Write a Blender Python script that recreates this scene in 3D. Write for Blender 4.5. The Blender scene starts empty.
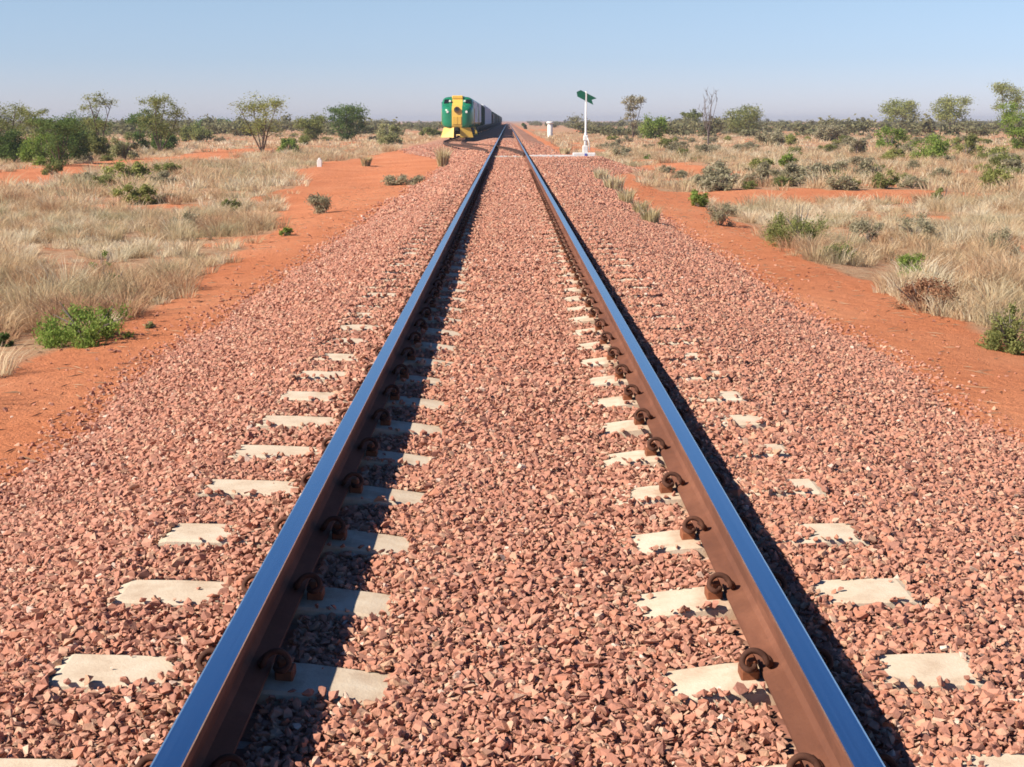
import bpy, bmesh, math, random
import numpy as np
from mathutils import Vector, Matrix

random.seed(7)
R = np.random.default_rng(11)
sc = bpy.context.scene
COL = sc.collection
rad = math.radians

# ------------------------------------------------------------------ camera
F_PX = 1422.0
CAM = Vector((-0.02, 0.0, 1.521))
PITCH = math.atan((383.5 - 121.0) / F_PX)
YAW = -4.0 / F_PX
cam_d = bpy.data.cameras.new('camera')
cam_d.sensor_width = 36.0
cam_d.lens = 36.0 * F_PX / 1024.0
cam_d.clip_start = 0.05
cam_d.clip_end = 20000
cam = bpy.data.objects.new('camera', cam_d)
COL.objects.link(cam)
cam.location = CAM
cam.rotation_euler = (rad(90) - PITCH, 0, YAW)
sc.camera = cam
CM = cam.rotation_euler.to_matrix()


def at(px, py, z=-0.6):
    """ground point seen at a picture position, used for laying the place out"""
    d = CM @ Vector(((px - 512) / F_PX, -(py - 383.5) / F_PX, -1.0))
    t = (z - CAM.z) / d.z
    p = CAM + d * t
    return p.x, p.y


def ppm(y):
    return F_PX / (y * math.cos(PITCH) + 2.0 * math.sin(PITCH))


# ------------------------------------------------------------------ helpers
def link(o, parent=None):
    COL.objects.link(o)
    if parent is not None:
        o.parent = parent
    return o


def tag(o, label=None, cat=None, group=None, kind=None):
    if label:
        o['label'] = label
    if cat:
        o['category'] = cat
    if group:
        o['group'] = group
    if kind:
        o['kind'] = kind
    return o


def empty(name, loc, rz=0.0):
    o = bpy.data.objects.new(name, None)
    o.empty_display_size = 0.2
    o.location = loc
    o.rotation_euler = (0, 0, rz)
    return link(o)


def from_bm(name, bm, mats, parent=None, smooth=False):
    me = bpy.data.meshes.new(name)
    bm.to_mesh(me)
    bm.free()
    for m in (mats if isinstance(mats, (list, tuple)) else [mats]):
        me.materials.append(m)
    if smooth:
        me.polygons.foreach_set('use_smooth', [True] * len(me.polygons))
    return link(bpy.data.objects.new(name, me), parent)


def from_np(name, verts, faces, k, mat, parent=None, attrs=None, smooth=False):
    """verts (n,3), faces (m,k)"""
    me = bpy.data.meshes.new(name)
    verts = np.ascontiguousarray(verts, dtype=np.float32)
    faces = np.ascontiguousarray(faces, dtype=np.int32)
    me.vertices.add(len(verts))
    me.vertices.foreach_set('co', verts.ravel())
    me.loops.add(faces.size)
    me.loops.foreach_set('vertex_index', faces.ravel())
    me.polygons.add(len(faces))
    me.polygons.foreach_set('loop_start', np.arange(len(faces), dtype=np.int32) * k)
    me.update(calc_edges=True)
    for an, av in (attrs or {}).items():
        a = me.attributes.new(an, 'FLOAT', 'POINT')
        a.data.foreach_set('value', np.ascontiguousarray(av, dtype=np.float32))
    me.polygons.foreach_set('use_smooth', np.full(len(faces), smooth))
    me.materials.append(mat)
    me.validate()
    return link(bpy.data.objects.new(name, me), parent)


def copy_tree(o, parent=None):
    c = o.copy()
    COL.objects.link(c)
    if parent is not None:
        c.parent = parent
    for ch in list(o.children):
        copy_tree(ch, c)
    return c


def add_box(bm, x0, x1, y0, y1, z0, z1, mi=0, bevel=0.0):
    vs = [bm.verts.new((x, y, z)) for z in (z0, z1) for y in (y0, y1) for x in (x0, x1)]
    idx = [(0, 2, 3, 1), (4, 5, 7, 6), (0, 1, 5, 4), (2, 6, 7, 3), (0, 4, 6, 2), (1, 3, 7, 5)]
    fs = [bm.faces.new([vs[i] for i in f]) for f in idx]
    for f in fs:
        f.material_index = mi
    if bevel > 0:
        es = set()
        for f in fs:
            es.update(f.edges)
        bmesh.ops.bevel(bm, geom=list(es), offset=bevel, segments=1, affect='EDGES', profile=0.5)
    return fs


def add_tube(bm, pts, radii, seg=8, caps=True):
    pts = [Vector(p) for p in pts]
    if not isinstance(radii, (list, tuple)):
        radii = [radii] * len(pts)
    rings = []
    n = len(pts)
    up = Vector((0.123, 0.31, 0.94)).normalized()
    for i, p in enumerate(pts):
        t = (pts[min(i + 1, n - 1)] - pts[max(i - 1, 0)]).normalized()
        a = t.cross(up)
        if a.length < 1e-4:
            a = t.cross(Vector((1, 0, 0)))
        a.normalize()
        b = t.cross(a).normalized()
        rings.append([bm.verts.new(p + (a * math.cos(2 * math.pi * j / seg) + b * math.sin(2 * math.pi * j / seg)) * radii[i]) for j in range(seg)])
    for i in range(n - 1):
        for j in range(seg):
            bm.faces.new((rings[i][j], rings[i][(j + 1) % seg], rings[i + 1][(j + 1) % seg], rings[i + 1][j]))
    if caps:
        bm.faces.new(rings[0][::-1])
        bm.faces.new(rings[-1])


def smooth_path(pts, sub=4):
    """Catmull-Rom through pts"""
    P = [Vector(p) for p in pts]
    out = []
    for i in range(len(P) - 1):
        p0, p1, p2, p3 = P[max(i - 1, 0)], P[i], P[i + 1], P[min(i + 2, len(P) - 1)]
        for s in range(sub):
            t = s / sub
            out.append(0.5 * ((2 * p1) + (p2 - p0) * t + (2 * p0 - 5 * p1 + 4 * p2 - p3) * t * t + (3 * p1 - p0 - 3 * p2 + p3) * t ** 3))
    out.append(P[-1])
    return out


# cheap smooth value noise for numpy arrays
_T = R.random((256, 256))


def vnoise(x, y, scale=1.0):
    x = np.asarray(x, dtype=float) / scale
    y = np.asarray(y, dtype=float) / scale
    xi = np.floor(x).astype(int)
    yi = np.floor(y).astype(int)
    fx = x - xi
    fy = y - yi
    fx = fx * fx * (3 - 2 * fx)
    fy = fy * fy * (3 - 2 * fy)
    g = lambda a, b: _T[a % 256, b % 256]
    return (g(xi, yi) * (1 - fx) + g(xi + 1, yi) * fx) * (1 - fy) + (g(xi, yi + 1) * (1 - fx) + g(xi + 1, yi + 1) * fx) * fy


def sstep(a, b, x):
    t = np.clip((np.asarray(x, dtype=float) - a) / (b - a), 0, 1)
    return t * t * (3 - 2 * t)


# ------------------------------------------------------------------ terrain functions
def toe_left(y):
    return 2.85 + 0.25 * (vnoise(y * 0 + 3.3, y, 1.7) - 0.5) + 4.6 * sstep(64, 104, y)


def toe_right(y):
    return 3.15 + 2.3 * np.exp(-((y - 58.5) / 6.0) ** 2) + 0.25 * (vnoise(y * 0 + 9.3, y, 1.9) - 0.5)


def crib(a):
    """top of the ballast bed across the track, before the shoulders fall away"""
    return np.interp(a, [0, 0.30, 0.42, 0.66, 0.80, 0.88, 0.98, 1.06, 1.28, 1.42], [-0.018, -0.020, -0.038, -0.038, -0.026, 0.000, 0.006, -0.002, 0.000, -0.002])


def bed_z(x, y):
    x = np.asarray(x, dtype=float)
    y = np.asarray(y, dtype=float)
    a = np.abs(x)
    tl, tr = toe_left(y), toe_right(y)
    # left shoulder moves out where the loop line runs beside the main line
    sh_l = 1.42 + 4.9 * sstep(66, 104, y)
    sh_r = 1.42 + 2.6 * np.exp(-((y - 61) / 4.5) ** 2)
    t = np.where(x < 0, tl, tr)
    s = np.where(x < 0, sh_l, sh_r)
    c = np.where((x < -1.42), -0.016 - 0.30 * sstep(1.4, 3.2, a), crib(a))
    base_sh = np.where((x < 0), -0.016 - 0.30 * sstep(1.4, 3.2, s), -0.016)
    fall = base_sh + (-0.44 - base_sh) * np.clip((a - s) / np.maximum(t - s, 0.2), 0, 1)
    z = np.where(a <= s, c, fall)
    return z + 0.014 * (vnoise(x, y, 0.31) - 0.5) + 0.03 * (vnoise(x + 50, y, 1.3) - 0.5) * sstep(1.3, 1.9, a)


def ground_z(x, y):
    x = np.asarray(x, dtype=float)
    y = np.asarray(y, dtype=float)
    a = np.abs(x)
    t = np.where(x < 0, toe_left(y), toe_right(y))
    o = a - t
    z = -0.44 - 0.16 * sstep(0, 3.2, o)
    z = z + (0.22 * (vnoise(x, y, 9.0) - 0.5) + 0.10 * (vnoise(x + 31, y, 2.7) - 0.5)) * sstep(1.0, 4.0, o)
    z = z + 0.06 * (vnoise(x + 7, y, 0.9) - 0.5) * sstep(0.2, 1.2, o) + 0.022 * (vnoise(x + 3, y + 5, 0.38) - 0.5) * sstep(0.0, 0.6, o)
    # earth mound round the switch stand
    m = np.exp(-(((x - 3.9) / 1.7) ** 2 + ((y - 60) / 5.0) ** 2))
    z = z + 0.10 * m
    z = np.where(o < 0, z - 0.35 * sstep(0, 1.0, -o), z)
    # very gentle far rise
    return z


def bare(x, y):
    """1 on bare red earth, 0 in the grass"""
    x = np.asarray(x, dtype=float)
    y = np.asarray(y, dtype=float)
    n = vnoise(x, y, 2.3) + 0.5 * vnoise(x + 17, y, 0.8) - 0.75
    xl = np.interp(y, [0, 18, 25, 36, 50, 62, 77, 103, 130, 200], [3.85, 3.9, 4.4, 5.5, 7.4, 9.4, 9.1, 6.9, 5.5, 4.5])
    xr = np.interp(y, [0, 20, 34, 48, 60, 120], [4.5, 4.5, 4.8, 4.4, 4.2, 3.9])
    e = np.where(x < 0, -x - xl, x - xr)
    b = 1 - sstep(-0.3, 0.35, e + 0.55 * n)
    # vehicle track parallel to the line on the left
    b = np.maximum(b, 0.9 * (1 - sstep(1.2, 2.9, np.abs(x + 19.5 + 2 * (vnoise(x * 0, y, 14) - .5)) + 1.6 * n)) * sstep(36, 44, y) * (1 - sstep(95, 115, y)))
    # cross track on the right
    yc = 39.5 + 0.12 * (x - 4) + 2.0 * (vnoise(x, y * 0 + 4, 6) - 0.5)
    b = np.maximum(b, (1 - sstep(2.2, 3.6, np.abs(y - yc) + 2.0 * n)) * sstep(3, 4, x) * (1 - sstep(16.5, 20, x)))
    # bare patch behind the switch stand, another far patch
    b = np.maximum(b, 1 - sstep(0.6, 1.2, np.sqrt(((x - 7.9) / 2.0) ** 2 + ((y - 63) / 8.0) ** 2) + 0.5 * n))
    b = np.maximum(b, 1 - sstep(0.6, 1.2, np.sqrt(((x - 5.6) / 1.3) ** 2 + ((y - 108) / 14.0) ** 2) + 0.5 * n))
    # irregular small bald patches through the grass
    p = vnoise(x + 90, y, 3.1) + 0.4 * vnoise(x + 11, y, 1.1)
    b = np.maximum(b, 0.75 * sstep(0.95, 1.12, p))
    return b


# ------------------------------------------------------------------ materials
class NT:
    def __init__(self, name):
        self.m = bpy.data.materials.new(name)
        self.m.use_nodes = True
        self.t = self.m.node_tree
        self.t.nodes.clear()
        self.out = self.n('ShaderNodeOutputMaterial')

    def n(self, typ, **kw):
        nd = self.t.nodes.new(typ)
        for k, v in kw.items():
            setattr(nd, k, v)
        return nd

    def l(self, a, b):
        self.t.links.new(a, b)

    def pos(self):
        return self.n('ShaderNodeNewGeometry').outputs['Position']

    def objco(self):
        return self.n('ShaderNodeTexCoord').outputs['Object']

    def noise(self, vec, scale, detail=4.0, rough=0.6):
        nd = self.n('ShaderNodeTexNoise')
        nd.inputs['Scale'].default_value = scale
        nd.inputs['Detail'].default_value = detail
        nd.inputs['Roughness'].default_value = rough
        self.l(vec, nd.inputs['Vector'])
        return nd.outputs['Fac']

    def ramp(self, fac, stops, interp='LINEAR'):
        nd = self.n('ShaderNodeValToRGB')
        cr = nd.color_ramp
        cr.interpolation = interp
        while len(cr.elements) < len(stops):
            cr.elements.new(0.5)
        for e, (p, c) in zip(cr.elements, stops):
            e.position = p
            e.color = (*c, 1) if len(c) == 3 else c
        self.l(fac, nd.inputs['Fac'])
        return nd.outputs['Color']

    def mix(self, fac, a, b, blend='MIX'):
        nd = self.n('ShaderNodeMix', data_type='RGBA', blend_type=blend)
        for v, s in ((fac, nd.inputs[0]), (a, nd.inputs[6]), (b, nd.inputs[7])):
            if hasattr(v, 'is_output') or isinstance(v, bpy.types.NodeSocket):
                self.l(v, s)
            elif isinstance(v, (int, float)):
                s.default_value = v
            else:
                s.default_value = (*v, 1)
        return nd.outputs[2]

    def math(self, op, a, b=0.0, clamp=False):
        nd = self.n('ShaderNodeMath', operation=op, use_clamp=clamp)
        for v, s in ((a, nd.inputs[0]), (b, nd.inputs[1])):
            if isinstance(v, bpy.types.NodeSocket):
                self.l(v, s)
            else:
                s.default_value = v
        return nd.outputs[0]

    def attr(self, name):
        return self.n('ShaderNodeAttribute', attribute_name=name).outputs['Fac']

    def bump(self, h, strength, dist):
        nd = self.n('ShaderNodeBump')
        nd.inputs['Strength'].default_value = strength
        nd.inputs['Distance'].default_value = dist
        self.l(h, nd.inputs['Height'])
        return nd.outputs['Normal']

    def pbr(self, color, rough=0.8, metal=0.0, normal=None, spec=0.3):
        p = self.n('ShaderNodeBsdfPrincipled')
        for v, s in ((color, p.inputs['Base Color']), (rough, p.inputs['Roughness']), (metal, p.inputs['Metallic'])):
            if isinstance(v, bpy.types.NodeSocket):
                self.l(v, s)
            elif isinstance(v, (int, float)):
                s.default_value = v
            else:
                s.default_value = (*v, 1)
        p.inputs['Specular IOR Level'].default_value = spec
        if normal is not None:
            self.l(normal, p.inputs['Normal'])
        self.l(p.outputs[0], self.out.inputs['Surface'])
        return self.m


def simple(name, col, rough=0.6, metal=0.0, var=0.25, scale=3.0, spec=0.3, bump=0.0):
    t = NT(name)
    v = t.noise(t.objco(), scale, 5)
    c = t.ramp(v, [(0.3, tuple(x * (1 - var) for x in col)), (0.7, tuple(min(1, x * (1 + var)) for x in col))])
    nrm = t.bump(v, bump, 0.02) if bump else None
    return t.pbr(c, rough, metal, nrm, spec)


def mat_stone():
    t = NT('crushed_red_stone')
    c = t.ramp(t.attr('tint'), [(0.0, (0.22, 0.115, 0.088)), (0.08, (0.35, 0.170, 0.120)), (0.22, (0.48, 0.222, 0.146)), (0.38, (0.53, 0.280, 0.195)),
                                (0.52, (0.51, 0.222, 0.132)), (0.68, (0.56, 0.312, 0.212)), (0.82, (0.59, 0.375, 0.232)), (0.94, (0.65, 0.48, 0.335)), (1.0, (0.75, 0.64, 0.51))])
    v = t.noise(t.pos(), 55, 4, 0.7)
    c = t.mix(t.ramp(v, [(0.35, (0, 0, 0)), (0.7, (0.55, 0.55, 0.55))]), c, (0.50, 0.26, 0.18))
    c = t.mix(1.0, c, (0.97, 0.92, 0.95), 'MULTIPLY')
    return t.pbr(c, 0.85, 0, t.bump(v, 0.5, 0.006), 0.2)


def mat_bed():
    t = NT('ballast_bed')
    v1 = t.n('ShaderNodeTexVoronoi')
    v1.inputs['Scale'].default_value = 17
    t.l(t.pos(), v1.inputs['Vector'])
    sep = t.n('ShaderNodeSeparateColor')
    t.l(v1.outputs['Color'], sep.inputs[0])
    c = t.ramp(sep.outputs[0], [(0.0, (0.24, 0.105, 0.08)), (0.3, (0.44, 0.205, 0.138)), (0.65, (0.51, 0.26, 0.175)), (0.9, (0.57, 0.35, 0.235)), (1.0, (0.62, 0.48, 0.4))])
    n = t.noise(t.pos(), 0.6, 3)
    c = t.mix(t.ramp(n, [(0.45, (0, 0, 0)), (0.7, (0.4, 0.4, 0.4))]), c, (0.40, 0.17, 0.10))
    inv = t.math('SUBTRACT', 1.0, v1.outputs['Distance'])
    return t.pbr(c, 0.9, 0, t.bump(inv, 1.0, 0.03), 0.15)


def mat_ground():
    t = NT('red_earth_and_straw')
    p = t.pos()
    big = t.noise(p, 0.35, 5, 0.6)
    fine = t.noise(p, 6.0, 6, 0.7)
    grit = t.noise(p, 42.0, 4, 0.75)
    red = t.ramp(big, [(0.3, (0.59, 0.205, 0.092)), (0.55, (0.67, 0.26, 0.128)), (0.8, (0.70, 0.315, 0.17))])
    red = t.mix(t.ramp(fine, [(0.45, (0, 0, 0)), (0.8, (0.5, 0.5, 0.5))]), red, (0.36, 0.105, 0.048))
    peb = t.ramp(grit, [(0.62, (0, 0, 0)), (0.74, (0.55, 0.55, 0.55))])
    red = t.mix(peb, red, (0.55, 0.30, 0.19))
    straw = t.ramp(fine, [(0.34, (0.46, 0.185, 0.095)), (0.5, (0.52, 0.29, 0.175)), (0.72, (0.62, 0.45, 0.29))])
    # the far plain, where tussocks and soil run together
    vor = t.noise(p, 0.16, 6, 0.75)
    straw = t.mix(t.ramp(vor, [(0.40, (0.45, 0.45, 0.45)), (0.56, (0, 0, 0))]), straw, (0.36, 0.29, 0.17))
    fac = t.math('ADD', t.attr('bare'), t.math('MULTIPLY', t.math('SUBTRACT', fine, 0.5), 0.9), True)
    c = t.mix(t.ramp(fac, [(0.14, (0, 0, 0)), (0.44, (1, 1, 1))]), straw, red)
    h = t.math('ADD', t.math('MULTIPLY', fine, 0.7), t.math('MULTIPLY', grit, 0.3))
    return t.pbr(c, 0.95, 0, t.bump(h, 0.9, 0.10), 0.1)


def mat_leaf(name, dark, mid, light, trans=0.25):
    t = NT(name)
    c = t.ramp(t.attr('tint'), [(0.0, dark), (0.5, mid), (1.0, light)])
    d = t.n('ShaderNodeBsdfDiffuse')
    tr = t.n('ShaderNodeBsdfTranslucent')
    mx = t.n('ShaderNodeMixShader')
    mx.inputs[0].default_value = trans
    t.l(c, d.inputs[0])
    t.l(c, tr.inputs[0])
    t.l(d.outputs[0], mx.inputs[1])
    t.l(tr.outputs[0], mx.inputs[2])
    t.l(mx.outputs[0], t.out.inputs['Surface'])
    return t.m


def mat_rust(name, dark, mid, light):
    t = NT(name)
    p = t.pos()
    mp = t.n('ShaderNodeMapping')
    mp.inputs['Scale'].default_value = (1, 0.25, 1)
    t.l(p, mp.inputs['Vector'])
    a = t.noise(mp.outputs[0], 9, 6, 0.65)
    b = t.noise(p, 70, 3, 0.7)
    c = t.ramp(a, [(0.25, dark), (0.5, mid), (0.78, light)])
    big = t.noise(p, 2.2, 6, 0.7)
    c = t.mix(t.ramp(big, [(0.42, (0.55, 0.55, 0.55)), (0.58, (0, 0, 0))]), c, tuple(0.62 * v for v in mid))
    c = t.mix(t.ramp(b, [(0.55, (0, 0, 0)), (0.75, (0.45, 0.45, 0.45))]), c, dark)
    return t.pbr(c, 0.85, 0.0, t.bump(b, 0.35, 0.004), 0.25)


def mat_railtop():
    t = NT('polished_rail_steel')
    p = t.pos()
    mp = t.n('ShaderNodeMapping')
    mp.inputs['Scale'].default_value = (60, 0.8, 1)
    t.l(p, mp.inputs['Vector'])
    a = t.noise(mp.outputs[0], 1.0, 5, 0.6)
    g = t.noise(p, 300, 2, 0.6)
    c = t.ramp(a, [(0.3, (0.53, 0.64, 0.72)), (0.7, (0.63, 0.74, 0.82))])
    r = t.math('ADD', 0.17, t.math('MULTIPLY', a, 0.14))
    return t.pbr(c, r, 1.0, t.bump(g, 0.05, 0.001), 0.5)


def mat_concrete():
    t = NT('pale_concrete')
    p = t.pos()
    a = t.noise(p, 7, 6, 0.7)
    b = t.noise(p, 90, 3, 0.7)
    c = t.ramp(a, [(0.25, (0.50, 0.37, 0.26)), (0.5, (0.66, 0.545, 0.41)), (0.8, (0.75, 0.67, 0.54))])
    pit = t.ramp(b, [(0.66, (0, 0, 0)), (0.78, (0.6, 0.6, 0.6))])
    c = t.mix(pit, c, (0.36, 0.25, 0.18))
    # rust washed off the rail along the rail seats
    sx = t.n('ShaderNodeSeparateXYZ')
    t.l(p, sx.inputs[0])
    d = t.math('ABSOLUTE', t.math('SUBTRACT', t.math('ABSOLUTE', sx.outputs[0]), 0.7605))
    st = t.math('SUBTRACT', 1.0, t.math('DIVIDE', t.math('ADD', d, t.math('MULTIPLY', t.math('SUBTRACT', a, 0.5), 0.24)), 0.19), True)
    c = t.mix(t.math('MULTIPLY', st, 0.75), c, (0.42, 0.22, 0.11))
    return t.pbr(c, 0.9, 0, t.bump(b, 0.4, 0.004), 0.2)


M_STONE = mat_stone()
M_BED = mat_bed()
M_GROUND = mat_ground()
M_RUST = mat_rust('rusted_rail_steel', (0.11, 0.046, 0.030), (0.20, 0.080, 0.047), (0.26, 0.112, 0.066))
M_CLIP = mat_rust('dark_rusted_spring_steel', (0.05, 0.022, 0.016), (0.10, 0.042, 0.027), (0.17, 0.07, 0.04))
M_SHOULDER = mat_rust('rusted_cast_iron', (0.16, 0.055, 0.03), (0.27, 0.095, 0.045), (0.36, 0.15, 0.075))
M_TOP = mat_railtop()
M_CONC = mat_concrete()
M_DULL = mat_rust('dull_dark_rail_steel', (0.05, 0.03, 0.025), (0.09, 0.05, 0.038), (0.14, 0.08, 0.06))
M_WHITE = simple('chalky_white_paint', (0.80, 0.79, 0.76), 0.55, 0, 0.08, 4.0)
M_TARGET = simple('dark_green_enamel', (0.012, 0.115, 0.065), 0.4, 0, 0.15, 3.0, 0.4)
M_BARK = simple('grey_brown_bark', (0.13, 0.095, 0.075), 0.95, 0, 0.35, 8.0, 0.1, 0.5)
M_DEADWOOD = simple('weathered_dead_wood', (0.20, 0.165, 0.15), 0.95, 0, 0.3, 8.0, 0.1, 0.4)
LEAF = {
    'dark': mat_leaf('dark_mulga_leaves', (0.075, 0.12, 0.042), (0.15, 0.23, 0.066), (0.26, 0.33, 0.105), 0.42),
    'olive': mat_leaf('olive_mulga_leaves', (0.15, 0.17, 0.062), (0.27, 0.295, 0.10), (0.40, 0.395, 0.15), 0.42),
    'bright': mat_leaf('fresh_green_leaves', (0.14, 0.20, 0.045), (0.26, 0.365, 0.08), (0.40, 0.49, 0.14), 0.42),
    'yellow': mat_leaf('yellow_green_leaves', (0.20, 0.215, 0.065), (0.35, 0.375, 0.115), (0.50, 0.49, 0.19), 0.42),
    'grey': mat_leaf('grey_green_saltbush_leaves', (0.26, 0.235, 0.145), (0.41, 0.375, 0.235), (0.55, 0.50, 0.35), 0.42),
    'brown': mat_leaf('dead_brown_twigs', (0.22, 0.10, 0.058), (0.42, 0.22, 0.125), (0.56, 0.34, 0.21), 0.3),
    'far': mat_leaf('far_scrub_leaves', (0.15, 0.155, 0.080), (0.245, 0.235, 0.125), (0.34, 0.32, 0.18), 0.4),
    'cream': mat_leaf('pale_flowering_leaves', (0.20, 0.23, 0.085), (0.42, 0.42, 0.20), (0.63, 0.58, 0.38), 0.42),
    'tuft': mat_leaf('pale_straw_grass_blades', (0.48, 0.40, 0.21), (0.66, 0.55, 0.33), (0.82, 0.73, 0.52), 0.4),
}


def mat_straw():
    t = NT('dry_straw_blades')
    c = t.ramp(t.attr('tint'), [(0.0, (0.50, 0.30, 0.18)), (0.30, (0.65, 0.46, 0.275)), (0.6, (0.74, 0.58, 0.37)), (1.0, (0.88, 0.79, 0.59))])
    p = t.pos()
    n = t.noise(p, 0.42, 4, 0.65)
    c = t.mix(t.ramp(n, [(0.48, (0, 0, 0)), (0.62, (0.7, 0.7, 0.7))]), c, (0.45, 0.42, 0.25))
    d = t.n('ShaderNodeBsdfDiffuse')
    tr = t.n('ShaderNodeBsdfTranslucent')
    mx = t.n('ShaderNodeMixShader')
    mx.inputs[0].default_value = 0.38
    t.l(c, d.inputs[0])
    t.l(c, tr.inputs[0])
    t.l(d.outputs[0], mx.inputs[1])
    t.l(tr.outputs[0], mx.inputs[2])
    t.l(mx.outputs[0], t.out.inputs['Surface'])
    return t.m


M_STRAW = mat_straw()

# ------------------------------------------------------------------ ground sheet
def axis(parts):
    out = []
    for a, b, s in parts:
        out.append(np.arange(a, b, s))
    return np.concatenate(out + [np.array([parts[-1][1]])])


gx = axis([(-9000, -1000, 800), (-1000, -200, 80), (-200, -60, 10), (-60, -26, 1.5), (-26, -12, 0.4), (-12, 12, 0.16), (12, 26, 0.4), (26, 60, 1.5), (60, 200, 10), (200, 1000, 80), (1000, 9000, 800)])
gy = axis([(-400, -40, 40), (-40, 0, 4), (0, 30, 0.16), (30, 75, 0.3), (75, 130, 0.8), (130, 300, 5), (300, 1000, 40), (1000, 12000, 500)])


def sheet(name, xs, ys, zf, mat, attrs=None):
    X, Y = np.meshgrid(xs, ys)
    Z = zf(X, Y)
    nx, ny = len(xs), len(ys)
    v = np.stack([X.ravel(), Y.ravel(), Z.ravel()], 1)
    i = np.arange(nx * ny).reshape(ny, nx)
    f = np.stack([i[:-1, :-1].ravel(), i[:-1, 1:].ravel(), i[1:, 1:].ravel(), i[1:, :-1].ravel()], 1)
    at_ = {k: fn(X, Y).ravel() for k, fn in (attrs or {}).items()}
    return from_np(name, v, f, 4, mat, None, at_, True)


tag(sheet('ground', gx, gy, ground_z, M_GROUND, {'bare': bare}), 'red earth plain with straw litter stretching to the horizon', kind='structure')

bx_ = axis([(-8.2, -3.6, 0.2), (-3.6, 3.6, 0.06), (3.6, 6.2, 0.2)])
by_ = axis([(-30, 0, 1.0), (0, 30, 0.08), (30, 90, 0.4), (90, 300, 4), (300, 2500, 40)])


def bed_clip(X, Y):
    z = bed_z(X, Y)
    t = np.where(X < 0, toe_left(Y), toe_right(Y))
    over = np.abs(X) - t
    return np.where(over > 0, -0.44 - np.minimum(over, 1.0) * 0.9, z) - 0.014 * (Y < 70)


tag(sheet('ballast_bed', bx_, by_, bed_clip, M_BED), 'bed of red crushed stone under the tracks', kind='structure')

# ------------------------------------------------------------------ sleepers, where stone leaves them bare
PITCH_S = 0.671
S0 = at(722, 684, 0.0)[1] + 0.085          # the first whole sleeper in the picture
NS = 62
sl_y = [S0 + (k - 1) * PITCH_S for k in range(NS)]
# visible stretches of each sleeper, measured from the track centre: outer left, inner left, inner right, outer right
exp_ol = {0: (1.05, 1.29), 1: (0.97, 1.29), 2: (0.98, 1.29), 3: (1.08, 1.28), 4: (0.93, 1.29), 5: (0.93, 1.29), 6: (0.93, 1.29), 7: (0.98, 1.29), 8: (0.98, 1.29), 9: (1.0, 1.24), 10: (1.02, 1.26), 11: (1.0, 1.27), 12: (1.1, 1.24), 14: (1.0, 1.27)}
exp_or = {0: (1.1, 1.27), 1: (1.04, 1.29), 2: (1.0, 1.29), 3: (1.10, 1.28), 4: (1.17, 1.29), 5: (1.2, 1.28), 6: (1.14, 1.27), 7: (1.16, 1.29), 8: (1.2, 1.28), 9: (1.12, 1.24)}
rs = random.Random(5)
exposed = []
for k in range(NS):
    e = {}
    e['ol'] = exp_ol.get(k, (1.05 + rs.random() * 0.1, 1.2 + rs.random() * 0.06) if rs.random() < (0.3 if k < 22 else 0) else None)
    e['or'] = exp_or.get(k, (1.1 + rs.random() * 0.08, 1.22) if rs.random() < (0.25 if k < 16 else 0) else None)
    w = 0.0 if k < 15 else 0.02 + 0.20 * min(1, (k - 15) / 14)
    e['il'] = (0.355 + w + rs.random() * 0.07, 0.70)
    e['ir'] = ((0.39 if k in (1, 2) else 0.43) + w + rs.random() * 0.06, 0.70)
    exposed.append(e)


def sleeper_top(a):
    return np.interp(a, [0, 0.3, 0.45, 0.62, 0.7525, 0.95, 1.15, 1.27, 1.30], [-0.060, -0.055, -0.030, -0.0075, 0.0, 0.010, 0.018, 0.020, 0.012])


def on_bare_sleeper(x, y, r):
    """stones that would lie on a part of a sleeper the photograph shows bare"""
    k = np.round((y - sl_y[0]) / PITCH_S).astype(int)
    kc = np.clip(k, 0, NS - 1)
    yy = np.array(sl_y)[kc]
    dy = np.abs(y - yy)
    a = np.abs(x)
    tab = np.zeros((NS, 4, 2))
    for i, e in enumerate(exposed):
        for j, q in enumerate(('ol', 'il', 'ir', 'or')):
            tab[i, j] = e[q] if e[q] else (9, 9)
    side = np.where(x < 0, np.where(a > 0.8, 0, 1), np.where(a > 0.8, 3, 2))
    lo = tab[kc, side, 0]
    hi = tab[kc, side, 1]
    wob = 0.035 * (vnoise(x + 3, y * 1.0, 0.06) - 0.5) * 2
    inner = np.where(a > 0.8, 1.0, 1.0)
    inside = (a > lo + wob * inner) & (a < np.where(a > 0.8, hi - 0.012 + 0.6 * wob, hi + 0.05)) & (dy < 0.104 + wob * 0.40 + 0.25 * r)
    return inside & (k >= 0) & (k < NS) & (R.random(len(x)) > 0.005)


# ------------------------------------------------------------------ ballast stones
protos = []
for i in range(28):
    bm = bmesh.new()
    ax = (1.0, random.uniform(0.62, 0.95), random.uniform(0.42, 0.78))
    for _ in range(random.randint(8, 12)):
        v = Vector((random.gauss(0, 1), random.gauss(0, 1), random.gauss(0, 1))).normalized() * random.uniform(0.82, 1.05)
        bm.verts.new((v.x * ax[0], v.y * ax[1], v.z * ax[2]))
    bmesh.ops.convex_hull(bm, input=bm.verts)
    bmesh.ops.delete(bm, geom=[v for v in bm.verts if not v.link_faces], context='VERTS')
    bmesh.ops.triangulate(bm, faces=bm.faces)
    bm.verts.ensure_lookup_table()
    bm.verts.index_update()
    protos.append((np.array([v.co[:] for v in bm.verts]), np.array([[v.index for v in f.verts] for f in bm.faces])))
    bm.free()


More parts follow.
